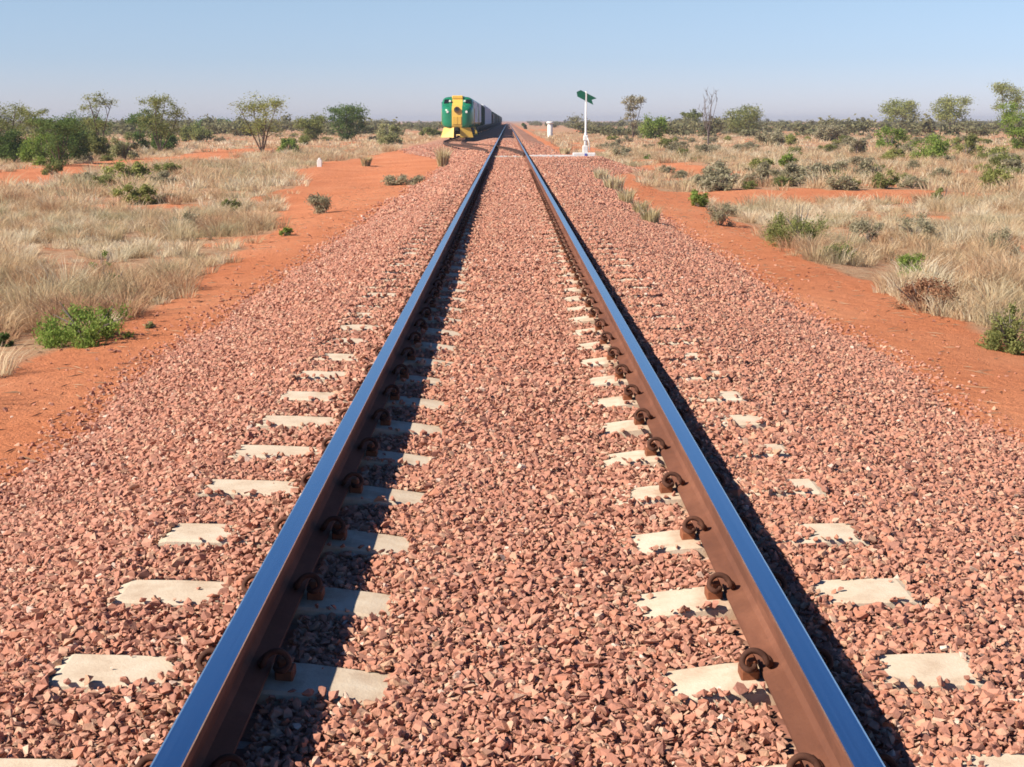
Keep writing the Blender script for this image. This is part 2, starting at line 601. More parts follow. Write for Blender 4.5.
def jgrid(x0, x1, y0, y1, s):
    xs = np.arange(x0, x1, s)
    ys = np.arange(y0, y1, s)
    X, Y = np.meshgrid(xs, ys)
    X = X.ravel() + R.uniform(-0.55, 0.55, X.size) * s
    Y = Y.ravel() + R.uniform(-0.55, 0.55, Y.size) * s
    return X, Y


P = []
for (y0, y1, s, r0, r1, lift) in [(2.3, 6.5, 0.023, 0.009, 0.019, 0.15), (2.3, 6.5, 0.036, 0.013, 0.024, 0.40), (2.3, 6.5, 0.035, 0.004, 0.009, 1.0),
                                  (6.5, 13, 0.029, 0.012, 0.021, 0.2), (6.5, 13, 0.052, 0.013, 0.026, 0.45),
                                  (13, 28, 0.046, 0.017, 0.030, 0.3), (28, 62, 0.100, 0.034, 0.055, 0.25), (60, 115, 0.19, 0.055, 0.085, 0.0)]:
    x, y = jgrid(-7.5 if y1 > 40 else -3.6, 6.2 if y1 > 40 else 3.7, y0, y1, s)
    a = np.abs(x)
    fr = a < 0.40 * y + 0.9
    t = np.where(x < 0, toe_left(y), toe_right(y))
    over = a - t
    keep = fr & ((over < -0.12) | (R.random(x.size) < np.clip(0.55 - over * 1.6, 0.0, 1) * (over < 0.28) * 0.6))
    x, y, over = x[keep], y[keep], over[keep]
    u = R.random(x.size)
    r = r0 + (r1 - r0) * u ** 1.6 * np.where(R.random(x.size) < 0.04, 1.5, 1.0)
    z = np.where(over > 0, ground_z(x, y), bed_z(x, y)) + r * (lift + R.uniform(-0.3, 0.15, x.size))
    P.append(np.stack([x, y, z, r], 1))
# a second helping of stone over the far sleepers, which are all but buried
x, y = jgrid(-1.40, 1.40, 8.0, 43.0, 0.040)
k_ = np.round((y - sl_y[0]) / PITCH_S)
kp = np.abs(y - sl_y[0] - k_ * PITCH_S) < 0.13
x, y = x[kp], y[kp]
r = R.uniform(0.018, 0.030, x.size)
P.append(np.stack([x, y, bed_z(x, y) + r * 0.3, r], 1))
P = np.concatenate(P)
x, y, z, r = P.T
a = np.abs(x)
foot = (a > 0.7605 - 0.073 - r * 0.45) & (a < 0.7605 + 0.073 + r * 0.6)
# around the outer foot a few stones lie up against the rail
spill = (a > 0.80) & (R.random(a.size) < 0.35)
kk = np.round((y - sl_y[0]) / PITCH_S)
over_s = (np.abs(y - sl_y[0] - kk * PITCH_S) < 0.112 + r * 0.5) & (a < 1.32) & (a > 0.28) & (kk >= 0) & (kk < NS)
P[:, 2] = np.where(over_s, np.maximum(z, sleeper_top(a) + r * R.uniform(0.2, 0.6, len(r))), z)
bad = (foot & ~(spill & (a > 0.795))) | on_bare_sleeper(x, y, r)
P = P[~bad]
# stray stones rolled out on the red earth
n = 900
sy = R.uniform(4, 34, n)
side = R.integers(0, 2, n)
so = R.exponential(0.35, n)
sx = np.where(side == 0, -(toe_left(sy) + so), toe_right(sy) + so)
srr = R.uniform(0.010, 0.028, n)
P = np.concatenate([P, np.stack([sx, sy, ground_z(sx, sy) + srr * 0.2, srr], 1)])
N = len(P)
yawq = R.uniform(0, np.pi, N)
q = np.stack([np.cos(yawq), 0 * yawq, 0 * yawq, np.sin(yawq)], 1) + R.normal(size=(N, 4)) * 0.24
q /= np.linalg.norm(q, axis=1, keepdims=True)
w_, x_, y_, z_ = q.T
RM = np.stack([1 - 2 * (y_ * y_ + z_ * z_), 2 * (x_ * y_ - z_ * w_), 2 * (x_ * z_ + y_ * w_),
               2 * (x_ * y_ + z_ * w_), 1 - 2 * (x_ * x_ + z_ * z_), 2 * (y_ * z_ - x_ * w_),
               2 * (x_ * z_ - y_ * w_), 2 * (y_ * z_ + x_ * w_), 1 - 2 * (x_ * x_ + y_ * y_)], 1).reshape(N, 3, 3)
which = R.integers(0, len(protos), N)
tint = np.clip(R.beta(1.7, 1.8, N) + np.where(R.random(N) < 0.012, 0.45, 0), 0, 1)
VV, FF, TT = [], [], []
off = 0
for i, (pv, pf) in enumerate(protos):
    idx = np.nonzero(which == i)[0]
    if not len(idx):
        continue
    v = np.einsum('nij,kj->nki', RM[idx], pv) * P[idx, 3][:, None, None] * 1.12 + P[idx, None, :3]
    f = pf[None] + (np.arange(len(idx)) * len(pv))[:, None, None] + off
    VV.append(v.reshape(-1, 3))
    FF.append(f.reshape(-1, 3))
    TT.append(np.repeat(tint[idx], len(pv)))
    off += len(idx) * len(pv)
tag(from_np('ballast_stones', np.concatenate(VV), np.concatenate(FF), 3, M_STONE, None, {'tint': np.concatenate(TT)}),
    'loose red crushed stones of the track ballast', kind='stuff')
print('stones', N)

# ------------------------------------------------------------------ rails
RAIL = [(-.073, 0), (.073, 0), (.073, .011), (.020, .026), (.0085, .042), (.0085, .112), (.016, .119), (.033, .124), (.035, .130), (.035, .149), (.0315, .1545), (.024, .157),
        (-.024, .157), (-.0315, .1545), (-.035, .149), (-.035, .130), (-.033, .124), (-.016, .119), (-.0085, .112), (-.0085, .042), (-.020, .026), (-.073, .011)]
TOPI = (10, 11, 12)       # profile edges that the wheels polish


def rail_thing(label, path, z0, top_mat, group=None, cant=0.0):
    """path: list of (x, y); running surface is a part of its own"""
    def loft(name, prof, closed, mat, parent):
        bm = bmesh.new()
        rings = []
        for i, pt in enumerate(path):
            px, py = pt[0], pt[1]
            qx, qy = path[min(i + 1, len(path) - 1)][:2]
            ox, oy = path[max(i - 1, 0)][:2]
            d = Vector((qx - ox, qy - oy, 0)).normalized()
            nx_, ny_ = d.y, -d.x
            zz = z0 if len(path[0]) == 2 else z0 + path[i][2]
            rings.append([bm.verts.new((px + nx_ * (u + w * cant), py + ny_ * (u + w * cant), zz + w - u * cant)) for u, w in prof])
        m = len(prof)
        for i in range(len(rings) - 1):
            for j in range(m if closed else m - 1):
                bm.faces.new((rings[i][j], rings[i][(j + 1) % m], rings[i + 1][(j + 1) % m], rings[i + 1][j]))
        if closed:
            bm.faces.new(rings[0])
            bm.faces.new(rings[-1][::-1])
        bmesh.ops.recalc_face_normals(bm, faces=bm.faces)
        return from_bm(name, bm, mat, parent)
    body = loft('rail', RAIL, True, M_RUST if top_mat is M_TOP else M_DULL, None)
    run = [(.0340, .1520), (.0325, .1565), (.0275, .1588), (.0, .1592), (-.0275, .1588), (-.0325, .1565), (-.0340, .1520), (-.030, .151), (.030, .151)]
    loft('running_surface', run, True, top_mat, body)
    return tag(body, label, 'rail', group)


straight = [2.0 * i for i in range(-10, 40)] + [80 + 20 * i for i in range(0, 20)] + [500, 700, 1000, 1500, 2400]
for s, lab in ((-1, 'left running rail with polished blue head and inner side in black shadow'), (1, 'right running rail with polished blue head and sunlit rusty inner side')):
    rail_thing(lab, [(s * 0.7605, float(v)) for v in straight], 0.008, M_TOP, None, -s * 0.05)

# loop line: leaves the main line at the points and runs beside it under the train
LOOP = -4.64


def loop_x(yv):
    return LOOP * float(sstep(60, 124, yv))


def loop_z(yv):
    return -0.26 * float(sstep(72, 118, yv))


ly = [63 + 2.0 * i for i in range(0, 34)] + [132, 140, 200, 300, 500, 900]
rail_thing('dull curved loop rail crossing between the running rails from the points', [(loop_x(v) + 0.7525 - 0.04, v, loop_z(v)) for v in ly], 0.0, M_DULL)
rail_thing('dull curved loop rail on the far left leading under the train', [(loop_x(v) - 0.7525 + 0.0, v, loop_z(v)) for v in [v for v in ly if v > 68]], 0.0, M_DULL)

# ------------------------------------------------------------------ sleepers and clips
def sleeper_mesh(seed):
    rr = random.Random(seed)
    bm = bmesh.new()
    xs = [0, 0.2, 0.35, 0.47, 0.60, 0.68, 0.83, 0.95, 1.12, 1.27, 1.30]
    xs = [-v for v in xs[:0:-1]] + xs
    tz = lambda a: float(np.interp(a, [0, 0.3, 0.45, 0.62, 0.7525, 0.95, 1.15, 1.27, 1.30], [-0.060, -0.055, -0.030, -0.0075, 0.0, 0.010, 0.018, 0.020, 0.012]))
    rows = []
    for xv in xs:
        z = tz(abs(xv))
        w = 0.104 + rr.uniform(-0.004, 0.004)
        rows.append([bm.verts.new((xv, s, zz)) for s, zz in ((-0.135, -0.22), (-w - 0.006, z - 0.010), (-w + 0.002, z - 0.001), (0, z + rr.uniform(-0.002, 0.001)), (w - 0.002, z - 0.001), (w + 0.006, z - 0.010), (0.135, -0.22))])
    for i in range(len(rows) - 1):
        for j in range(6):
            bm.faces.new((rows[i][j], rows[i + 1][j], rows[i + 1][j + 1], rows[i][j + 1]))
        bm.faces.new((rows[i][6], rows[i + 1][6], rows[i + 1][0], rows[i][0]))
    bm.faces.new(rows[0])
    bm.faces.new(rows[-1][::-1])
    bmesh.ops.recalc_face_normals(bm, faces=bm.faces)
    return bm


def shoulder_bm(s, side):
    """cast iron shoulder set in the concrete beside the rail foot; side: +1 outer, -1 inner"""
    bm = bmesh.new()
    e = s * 0.7525 + (0.0735 if side * s > 0 else -0.0735)
    d = 1 if side * s > 0 else -1
    x0, x1 = sorted((e + d * 0.004, e + d * 0.055))
    add_box(bm, x0, x1, -0.034, 0.034, -0.012, 0.020, bevel=0.004)
    x0, x1 = sorted((e + d * 0.010, e + d * 0.040))
    add_box(bm, x0, x1, -0.026, 0.026, 0.015, 0.050, bevel=0.007)
    return bm


def clip_bm():
    """spring clip bent from round bar: leg through the shoulder, arch over it, toe down on the rail foot (foot towards +x)"""
    pts = [(-0.024, 0.052, 0.030), (-0.024, 0.0, 0.030), (-0.026, -0.045, 0.028), (-0.050, -0.068, 0.030), (-0.072, -0.052, 0.046), (-0.066, -0.034, 0.072),
           (-0.044, -0.028, 0.094), (-0.016, -0.030, 0.096), (0.008, -0.036, 0.080), (0.020, -0.044, 0.054), (0.030, -0.028, 0.034), (0.037, 0.004, 0.027), (0.034, 0.040, 0.030), (0.018, 0.060, 0.040)]
    bm = bmesh.new()
    add_tube(bm, smooth_path([(0.034 + (a_ - 0.034) * 0.76, b_ * 0.85, 0.027 + (c_ - 0.027) * 0.66) for a_, b_, c_ in pts], 4), 0.0088, 8)
    return bm


ords = ['first', 'second', 'third', 'fourth', 'fifth', 'sixth', 'seventh', 'eighth', 'ninth', 'tenth', 'eleventh', 'twelfth', 'thirteenth', 'fourteenth']
sl_protos = []
for k in range(6):
    o = from_bm('sleeper', sleeper_mesh(k), M_CONC)
    for s in (-1, 1):
        for side in (-1, 1):
            from_bm('shoulder', shoulder_bm(s, side), M_SHOULDER, o)
    sl_protos.append(o)
clip0 = from_bm('spring_clip', clip_bm(), M_CLIP, None, True)
first_clip = True
for k, yv in enumerate(sl_y):
    o = sl_protos[k] if k < 6 else copy_tree(sl_protos[rs.randrange(6)])
    o.location = (rs.uniform(-0.008, 0.008), yv, rs.uniform(-0.003, 0.002))
    o.rotation_euler = (0, 0, rs.uniform(-0.008, 0.008))
    if k == 0:
        lab = 'pale concrete sleeper cut off by the bottom edge of the photo'
    elif k < 14:
        lab = f'pale concrete sleeper under both rails, {ords[k]} up from the bottom edge'
    elif k < 26:
        lab = 'concrete sleeper in the middle distance showing only slivers through the ballast'
    else:
        lab = 'far concrete sleeper almost wholly buried in red ballast'
    tag(o, lab, 'sleeper', 'concrete sleepers under the track')
    for s in (-1, 1):
        for side in (-1, 1):
            c = clip0 if first_clip else clip0.copy()
            if not first_clip:
                COL.objects.link(c)
            first_clip = False
            e = s * 0.7525 + (0.0735 if side * s > 0 else -0.0735)
            flip = side * s > 0          # rail foot lies towards -x of the clip
            c.location = (e + (0.002 if flip else -0.002), yv + rs.uniform(-0.004, 0.004), 0.0)
            c.rotation_euler = (0, 0, rs.uniform(-0.06, 0.06))
            c.scale = (-1 if flip else 1, 1, 1)
            where = {(-1, 1): 'outside the left rail', (-1, -1): 'in shadow inside the left rail', (1, -1): 'in sunlight inside the right rail', (1, 1): 'outside the right rail'}[(s, side)]
            if k == 0:
                lab = f'rusty spring clip {where}, at the bottom edge of the photo'
            elif k < 14:
                lab = f'rusty clip {where}, {ords[k]} up from the bottom edge'
            else:
                lab = f'small rusty spring clip {where}, far up the track'
            tag(c, lab, 'rail clip', 'spring clips holding down the rails')

# white painted timber and rod at the points
def box_obj(name, dims, mat, parent=None, bevel=0.006):
    bm = bmesh.new()
    add_box(bm, *dims, bevel=bevel)
    return from_bm(name, bm, mat, parent)


SWY = 62.0
SWX = 77.0 / ppm(SWY)
sw = empty('switch_stand', (SWX, SWY, 0.06))
tag(sw, 'tall white switch stand with a dark green arrow target, right of the track', 'switch stand')
box_obj('base_plank', (-0.55, 0.42, -0.16, 0.16, -0.10, 0.12), M_WHITE, sw, 0.02)
bm = bmesh.new()
add_tube(bm, [(0, 0, 0.1), (0, 0, 0.95), (0, 0, 1.0), (0, 0, 2.70)], [0.075, 0.062, 0.045, 0.040], 12)
from_bm('mast', bm, M_WHITE, sw, True)
box_obj('lever_box', (-0.13, 0.10, -0.09, 0.09, 0.12, 0.42), M_WHITE, sw, 0.02)
box_obj('lever_hub', (-0.10, 0.10, -0.08, 0.08, 0.62, 0.86), M_WHITE, sw, 0.03)
bm = bmesh.new()
add_tube(bm, [(0.06, -0.05, 0.80), (0.14, -0.10, 0.55), (0.17, -0.14, 0.22)], [0.022, 0.022, 0.028], 8)
from_bm('throw_lever', bm, M_WHITE, sw, True)
box_obj('lock_plate', (-0.05, 0.05, -0.18, -0.163, -0.02, 0.10), simple('blue_enamel_plate', (0.10, 0.13, 0.42), 0.5), sw, 0.003)
# arrow target: pointed upper left end, swallow tail lower right, tilted
bm = bmesh.new()
out2 = [(-0.46, 0.0), (-0.34, 0.155), (0.43, 0.155), (0.27, 0.0), (0.43, -0.155), (-0.34, -0.155)]
ang = rad(-27)
fr_ = []
for dy in (-0.052, -0.068):
    fr_.append([bm.verts.new((u * math.cos(ang) - w * math.sin(ang), dy + 0.0, 2.47 + u * math.sin(ang) + w * math.cos(ang))) for u, w in out2])
for ring, tris in ((fr_[0], 1), (fr_[1], -1)):
    for tri in ((0, 1, 3), (1, 2, 3), (0, 3, 5), (3, 4, 5)):
        vs = [ring[i] for i in tri]
        bm.faces.new(vs if tris > 0 else vs[::-1])
for i in range(6):
    j = (i + 1) % 6
    bm.faces.new((fr_[0][i], fr_[0][j], fr_[1][j], fr_[1][i]))
bmesh.ops.recalc_face_normals(bm, faces=bm.faces)
tg = from_bm('arrow_target', bm, M_TARGET, sw)
bm = bmesh.new()
add_box(bm, -0.032, 0.032, -0.078, -0.071, 2.22, 2.66, bevel=0.002)
from_bm('target_strap', bm, M_WHITE, tg)

rod = empty('switch_rod', (0, SWY - 0.35, 0))
tag(rod, 'white painted throw rod running from the switch stand to the right rail', 'switch rod')
box_obj('throw_bar', (0.90, SWX - 0.5, -0.07, 0.07, -0.03, 0.09), M_WHITE, rod, 0.01)
box_obj('spacer_bar', (-0.62, 0.62, -0.07, 0.07, -0.03, 0.045), M_CONC, rod, 0.01)
for xx in (-0.30, -0.12, 0.28):
    box_obj('stretcher_plate', (xx - 0.07, xx + 0.07, -0.09, -0.075, 0.0, 0.06), M_WHITE, rod, 0.003)

# white cylinder post right of the line, far off; small white peg on the left
px_, py_ = at(550, 137.5, -0.6)
t_ = empty('marker_post', (px_, py_, -0.62))
tag(t_, 'thick white round post with a flat cap standing in grass right of the track', 'post')
k_ = py_ / 183.0
bm = bmesh.new()
add_tube(bm, [(0, 0, 0), (0, 0, 0.08), (0, 0, 1.75), (0, 0, 1.80)], [0.36 * k_, 0.33 * k_, 0.33 * k_, 0.30 * k_], 16)
from_bm('post_body', bm, M_WHITE, t_, True)
bm = bmesh.new()
add_tube(bm, [(0, 0, 1.78), (0, 0, 1.82), (0, 0, 2.02), (0, 0, 2.08)], [0.40 * k_, 0.46 * k_, 0.46 * k_, 0.34 * k_], 16)
from_bm('post_cap', bm, M_WHITE, t_, True)
px_, py_ = at(319.5, 166, -0.6)
bm = bmesh.new()
add_box(bm, -0.11, 0.11, -0.06, 0.06, 0, 0.36, bevel=0.015)
add_box(bm, -0.06, 0.06, -0.05, 0.05, 0.34, 0.44, bevel=0.02)
o = from_bm('kilometre_peg', bm, M_WHITE)
o.location = (px_, py_, float(ground_z(px_, py_)) - 0.02)
tag(o, 'small white peg at the grass edge beside the red earth, left of the track', 'peg')

# ------------------------------------------------------------------ train
M_GREEN = simple('glossy_green_paint', (0.010, 0.20, 0.10), 0.3, 0, 0.12, 1.0, 0.5)
M_YELLOW = simple('yellow_paint', (0.78, 0.50, 0.08), 0.55, 0, 0.08, 1.0, 0.5)
M_SILVER = simple('ribbed_stainless_steel', (0.80, 0.81, 0.85), 0.45, 0.15, 0.12, 2.0, 0.5)
M_DARKMETAL = simple('sooty_underframe', (0.022, 0.024, 0.024), 0.8, 0, 0.3, 3.0)
M_GLASS = simple('dark_cab_glass', (0.012, 0.016, 0.02), 0.08, 0, 0.1, 1.0, 0.6)
M_WAGON = simple('dark_green_wagon_paint', (0.020, 0.085, 0.050), 0.6, 0, 0.3, 0.8, 0.3)
M_BROWNW = simple('dull_red_oxide_wagon_paint', (0.16, 0.075, 0.05), 0.75, 0, 0.3, 0.8, 0.2)
M_LAMP = simple('lamp_lens', (0.85, 0.84, 0.78), 0.1, 0, 0.03, 1.0, 0.8)
M_TAN = simple('dark_brass_headlight_rim', (0.16, 0.10, 0.05), 0.4, 0.3, 0.1, 1.0)


def mat_nose():
    t = NT('green_body_with_yellow_nose_stripe')
    p = t.objco()
    s = t.n('ShaderNodeSeparateXYZ')
    t.l(p, s.inputs[0])
    m1 = t.math('LESS_THAN', t.math('ABSOLUTE', s.outputs[0]), 0.46)
    m2 = t.math('LESS_THAN', s.outputs[1], 2.9)
    n = t.noise(p, 1.2, 4)
    g = t.ramp(n, [(0.3, (0.010, 0.175, 0.085)), (0.7, (0.014, 0.225, 0.115))])
    c = t.mix(t.math('MULTIPLY', m1, m2), g, (0.80, 0.52, 0.10))
    return t.pbr(c, 0.3, 0, None, 0.5)


M_NOSE = mat_nose()


def section(hw, z0, z1, n=28, p=3.6):
    out = []
    cz, hh = (z0 + z1) / 2, (z1 - z0) / 2
    for i in range(n):
        a = 2 * math.pi * (i + 0.5) / n
        c, s = math.cos(a), math.sin(a)
        out.append((hw * math.copysign(abs(c) ** (2 / p), c), cz + hh * math.copysign(abs(s) ** (2 / p), s)))
    return out


def loft_body(name, secs, mat, parent, p=3.6):
    bm = bmesh.new()
    rings = []
    for yy, hw, z0, z1 in secs:
        rings.append([bm.verts.new((u, yy, w)) for u, w in section(hw, z0, z1, 36, p)])
    for i in range(len(rings) - 1):
        n = len(rings[i])
        for j in range(n):
            bm.faces.new((rings[i][j], rings[i][(j + 1) % n], rings[i + 1][(j + 1) % n], rings[i + 1][j]))
    bm.faces.new(rings[0][::-1])
    bm.faces.new(rings[-1])
    bmesh.ops.recalc_face_normals(bm, faces=bm.faces)
    return from_bm(name, bm, mat, parent, True)


def bogie(parent, yc, axles, pitch=1.5):
    bm = bmesh.new()
    L = pitch * (axles - 1) + 1.3
    for s in (-1, 1):
        add_box(bm, s * 1.06 - 0.09, s * 1.06 + 0.09, -L / 2, L / 2, 0.48, 0.86, bevel=0.04)
        for i in range(axles):
            yy = (i - (axles - 1) / 2) * pitch
            add_box(bm, s * 1.12 - 0.12, s * 1.12 + 0.12, yy - 0.2, yy + 0.2, 0.28, 0.72, bevel=0.04)
    add_box(bm, -1.0, 1.0, -0.3, 0.3, 0.5, 0.95, bevel=0.03)
    b = from_bm('bogie', bm, M_DARKMETAL, parent)
    b.location = (0, yc, 0)
    for i in range(axles):
        yy = (i - (axles - 1) / 2) * pitch
        bm = bmesh.new()
        for s in (-1, 1):
            add_tube(bm, [(s * 0.69, yy, 0.5), (s * 0.72, yy, 0.5), (s * 0.722, yy, 0.5), (s * 0.80, yy, 0.5)], [0.53, 0.53, 0.485, 0.475], 20)
        add_tube(bm, [(-0.70, yy, 0.5), (0.70, yy, 0.5)], 0.09, 10)
        from_bm('wheelset', bm, M_DULL, b)
    return b


def make_loco():
    t = empty('diesel_locomotive', (0, 0, 0))
    H = 3.82
    secs = [(0.0, 0.72, 1.15, 2.50), (0.06, 1.0, 1.02, 2.68), (0.22, 1.20, 1.0, 2.84), (0.55, 1.35, 1.0, 2.96), (1.0, 1.43, 1.0, 3.02), (1.45, 1.45, 1.0, 3.10),
            (1.62, 1.45, 1.0, 3.30), (1.95, 1.45, 1.0, 3.62), (2.15, 1.46, 1.0, 3.77), (2.5, 1.46, 1.0, H), (19.0, 1.46, 1.0, H), (19.15, 1.42, 1.05, H - 0.06)]
    loft_body('body', secs, M_NOSE, t, 5.0)
    # divided windscreen, one pane each side of the nose stripe
    for s in (-1, 1):
        bm = bmesh.new()
        q = [(s * 0.80, 1.62, 3.22), (s * 1.24, 1.66, 3.22), (s * 1.18, 1.94, 3.56), (s * 0.80, 1.93, 3.58)]
        a0 = [bm.verts.new((u, v - 0.10, w)) for u, v, w in q]
        a1 = [bm.verts.new((u, v + 0.10, w)) for u, v, w in q]
        bm.faces.new(a0)
        bm.faces.new(a1[::-1])
        for i in range(4):
            bm.faces.new((a0[i], a0[(i + 1) % 4], a1[(i + 1) % 4], a1[i]))
        bmesh.ops.recalc_face_normals(bm, faces=bm.faces)
        from_bm('windscreen', bm, M_GLASS, t)
        # side cab window
        x0, x1 = sorted((s * 1.44, s * 1.475))
        box_obj('side_window', (x0, x1, 2.35, 3.15, 2.75, 3.35), M_GLASS, t, 0.01)
        # ribbed stainless panel down the side
        bm = bmesh.new()
        x0, x1 = sorted((s * 1.40, s * 1.49))
        add_box(bm, x0, x1, 3.6, 17.8, 1.50, 3.45)
        for i in range(28):
            yy = 3.8 + i * 0.5
            x2, x3 = sorted((s * 1.489, s * 1.505))
            add_box(bm, x2, x3, yy, yy + 0.18, 1.55, 3.40)
        from_bm('side_panel', bm, M_SILVER, t)
        # marker lamp and number box
        bm = bmesh.new()
        add_tube(bm, [(s * 0.86, -0.02, 2.44), (s * 0.86, 0.25, 2.44)], [0.11, 0.12], 14)
        lb = from_bm('marker_lamp', bm, M_LAMP, t, False)
        bm = bmesh.new()
        add_box(bm, s * 0.67 - 0.10, s * 0.67 + 0.10, 1.50, 1.90, 3.32, 3.50, bevel=0.03)
        from_bm('number_box', bm, M_LAMP, t)
        # handrail and buffer-beam steps
        bm = bmesh.new()
        add_tube(bm, [(s * 1.47, 3.4, 1.2), (s * 1.53, 3.4, 1.25), (s * 1.53, 3.4, 2.7), (s * 1.47, 3.4, 2.75)], 0.025, 6)
        from_bm('handrail', bm, M_YELLOW, t, True)
    bm = bmesh.new()
    add_tube(bm, [(0, -0.10, 2.62), (0, 0.30, 2.62)], [0.27, 0.29], 20)
    hl = from_bm('headlight', bm, M_TAN, t)
    bm = bmesh.new()
    add_tube(bm, [(0.0, -0.115, 2.68), (0.0, -0.10, 2.68)], [0.15, 0.15], 16)
    from_bm('lens', bm, M_GLASS, hl)
    bm = bmesh.new()
    add_box(bm, -0.5, 0.5, 1.86, 2.2, 3.60, 3.92, bevel=0.06)
    from_bm('roof_headlight', bm, M_YELLOW, t)
    bm = bmesh.new()
    add_box(bm, -0.40, 0.40, -0.04, 0.2, 1.30, 2.05, bevel=0.02)
    add_box(bm, -0.02, 0.02, -0.06, 0.1, 1.34, 2.0)
    from_bm('nose_door', bm, M_YELLOW, t)
    # plough: two swept yellow plates, gap for the coupler
    for s in (-1, 1):
        bm = bmesh.new()
        top = [(s * 0.28, 0.02, 1.06), (s * 1.22, 0.38, 1.04)]
        bot = [(s * 0.30, -0.42, 0.16), (s * 1.48, 0.18, 0.16)]
        f0 = [bm.verts.new(p) for p in (top[0], top[1], bot[1], bot[0])]
        f1 = [bm.verts.new((p[0], p[1] + 0.12, p[2])) for p in (top[0], top[1], bot[1], bot[0])]
        bm.faces.new(f0)
        bm.faces.new(f1[::-1])
        for i in range(4):
            bm.faces.new((f0[i], f0[(i + 1) % 4], f1[(i + 1) % 4], f1[i]))
        bmesh.ops.recalc_face_normals(bm, faces=bm.faces)
        from_bm('plough_blade', bm, M_YELLOW, t)
    box_obj('coupler', (-0.16, 0.16, -0.55, 0.6, 0.75, 1.05), M_DARKMETAL, t, 0.04)
    box_obj('fuel_tank', (-1.25, 1.25, 7.2, 11.8, 0.35, 1.02), M_DARKMETAL, t, 0.1)
    bogie(t, 4.0, 3, 1.7)
    bogie(t, 15.2, 3, 1.7)
    bm = bmesh.new()
    for yy in (6.5, 9.0, 11.5):
        add_tube(bm, [(0, yy, H - 0.05), (0, yy, H + 0.10)], [0.55, 0.5], 18)
    from_bm('roof_fan', bm, M_DARKMETAL, t)
    return t


def make_wagon(mat, L, H, ribs, panel=None):
    t = empty('goods_wagon', (0, 0, 0))
    loft_body('body', [(0.0, 1.30, 1.10, H - 0.1), (0.08, 1.36, 1.02, H), (L - 0.08, 1.36, 1.02, H), (L, 1.30, 1.10, H - 0.1)], mat, t, 9.0)
    for s in (-1, 1):
        bm = bmesh.new()
        x0, x1 = sorted((s * 1.33, s * 1.41))
        for i in range(ribs):
            yy = 0.6 + (L - 1.2) * i / (ribs - 1)
            add_box(bm, x0, x1, yy - 0.05, yy + 0.05, 1.15, H - 0.3)
        x0, x1 = sorted((s * 1.32, s * 1.395))
        add_box(bm, x0, x1, 0.3, L - 0.3, H - 0.36, H - 0.28)
        from_bm('ribbed_side', bm, mat, t)
    if panel:
        for s in (-1, 1):
            x0, x1 = sorted((s * 1.34, s * 1.42))
            box_obj('door_panel', (x0, x1, L * 0.36, L * 0.64, 1.2, H - 0.45), panel, t, 0.01)
    box_obj('underframe', (-1.1, 1.1, 0.1, L - 0.1, 0.78, 1.06), M_DARKMETAL, t, 0.02)
    bm = bmesh.new()
    for y0, y1 in ((-0.55, 0.3), (L - 0.3, L + 0.45)):
        add_box(bm, -0.13, 0.13, y0, y1, 0.78, 1.0, bevel=0.03)
    from_bm('coupler', bm, M_DARKMETAL, t)
    bogie(t, 2.4, 2, 1.75)
    bogie(t, L - 2.4, 2, 1.75)
    return t


Y0 = 131.0
RZ = 0.159 - 0.26
loco = make_loco()
loco.location = (LOOP, Y0, RZ)
tag(loco, 'leading green locomotive with yellow nose stripe and plough, facing the camera', 'locomotive', 'locomotives of the train')
l2 = copy_tree(loco)
l2.location = (LOOP, Y0 + 20.2, RZ)
tag(l2, 'second locomotive with silver side panels, coupled behind the leading one', 'locomotive', 'locomotives of the train')
yy = Y0 + 40.6
kinds = {'green': make_wagon(M_WAGON, 15.0, 3.75, 12, None), 'silver': make_wagon(M_SILVER, 19.0, 3.95, 22, None), 'door': make_wagon(M_WAGON, 15.0, 3.7, 10, M_SILVER), 'brown': make_wagon(M_BROWNW, 14.0, 3.3, 10, None)}
used = set()
seq = ['green', 'green', 'silver', 'silver', 'silver', 'silver', 'green', 'brown', 'door', 'green', 'door', 'green', 'green', 'brown', 'green', 'door', 'green', 'green', 'green', 'brown', 'green', 'green'] + ['green', 'door', 'green', 'green', 'brown', 'green', 'door', 'green'] * 2
labs = {'green': 'dark green covered goods wagon in the train', 'silver': 'ribbed silver van in the train behind the dark green wagons', 'door': 'dark green goods wagon with a silver door panel', 'brown': 'dull red oxide goods wagon far back in the train'}
cnt = {}
for kd in seq:
    o = kinds[kd] if kd not in used else copy_tree(kinds[kd])
    used.add(kd)
    L = {'green': 15, 'silver': 19, 'door': 15, 'brown': 14}[kd]
    o.location = (LOOP, yy, RZ)
    cnt[kd] = cnt.get(kd, 0) + 1
    lb = labs[kd]
    if kd == 'silver':
        lb = f'ribbed silver van, {ords[cnt[kd]-1]} of the four silver vans from the front'
    elif kd == 'green' and cnt[kd] <= 2:
        lb = f'dark green covered wagon, {ords[cnt[kd]-1]} vehicle behind the two locomotives'
    elif kd == 'green':
        lb = 'dark green covered goods wagon behind the silver vans'
    tag(o, lb, 'wagon', 'wagons of the train')
    yy += L + 0.95

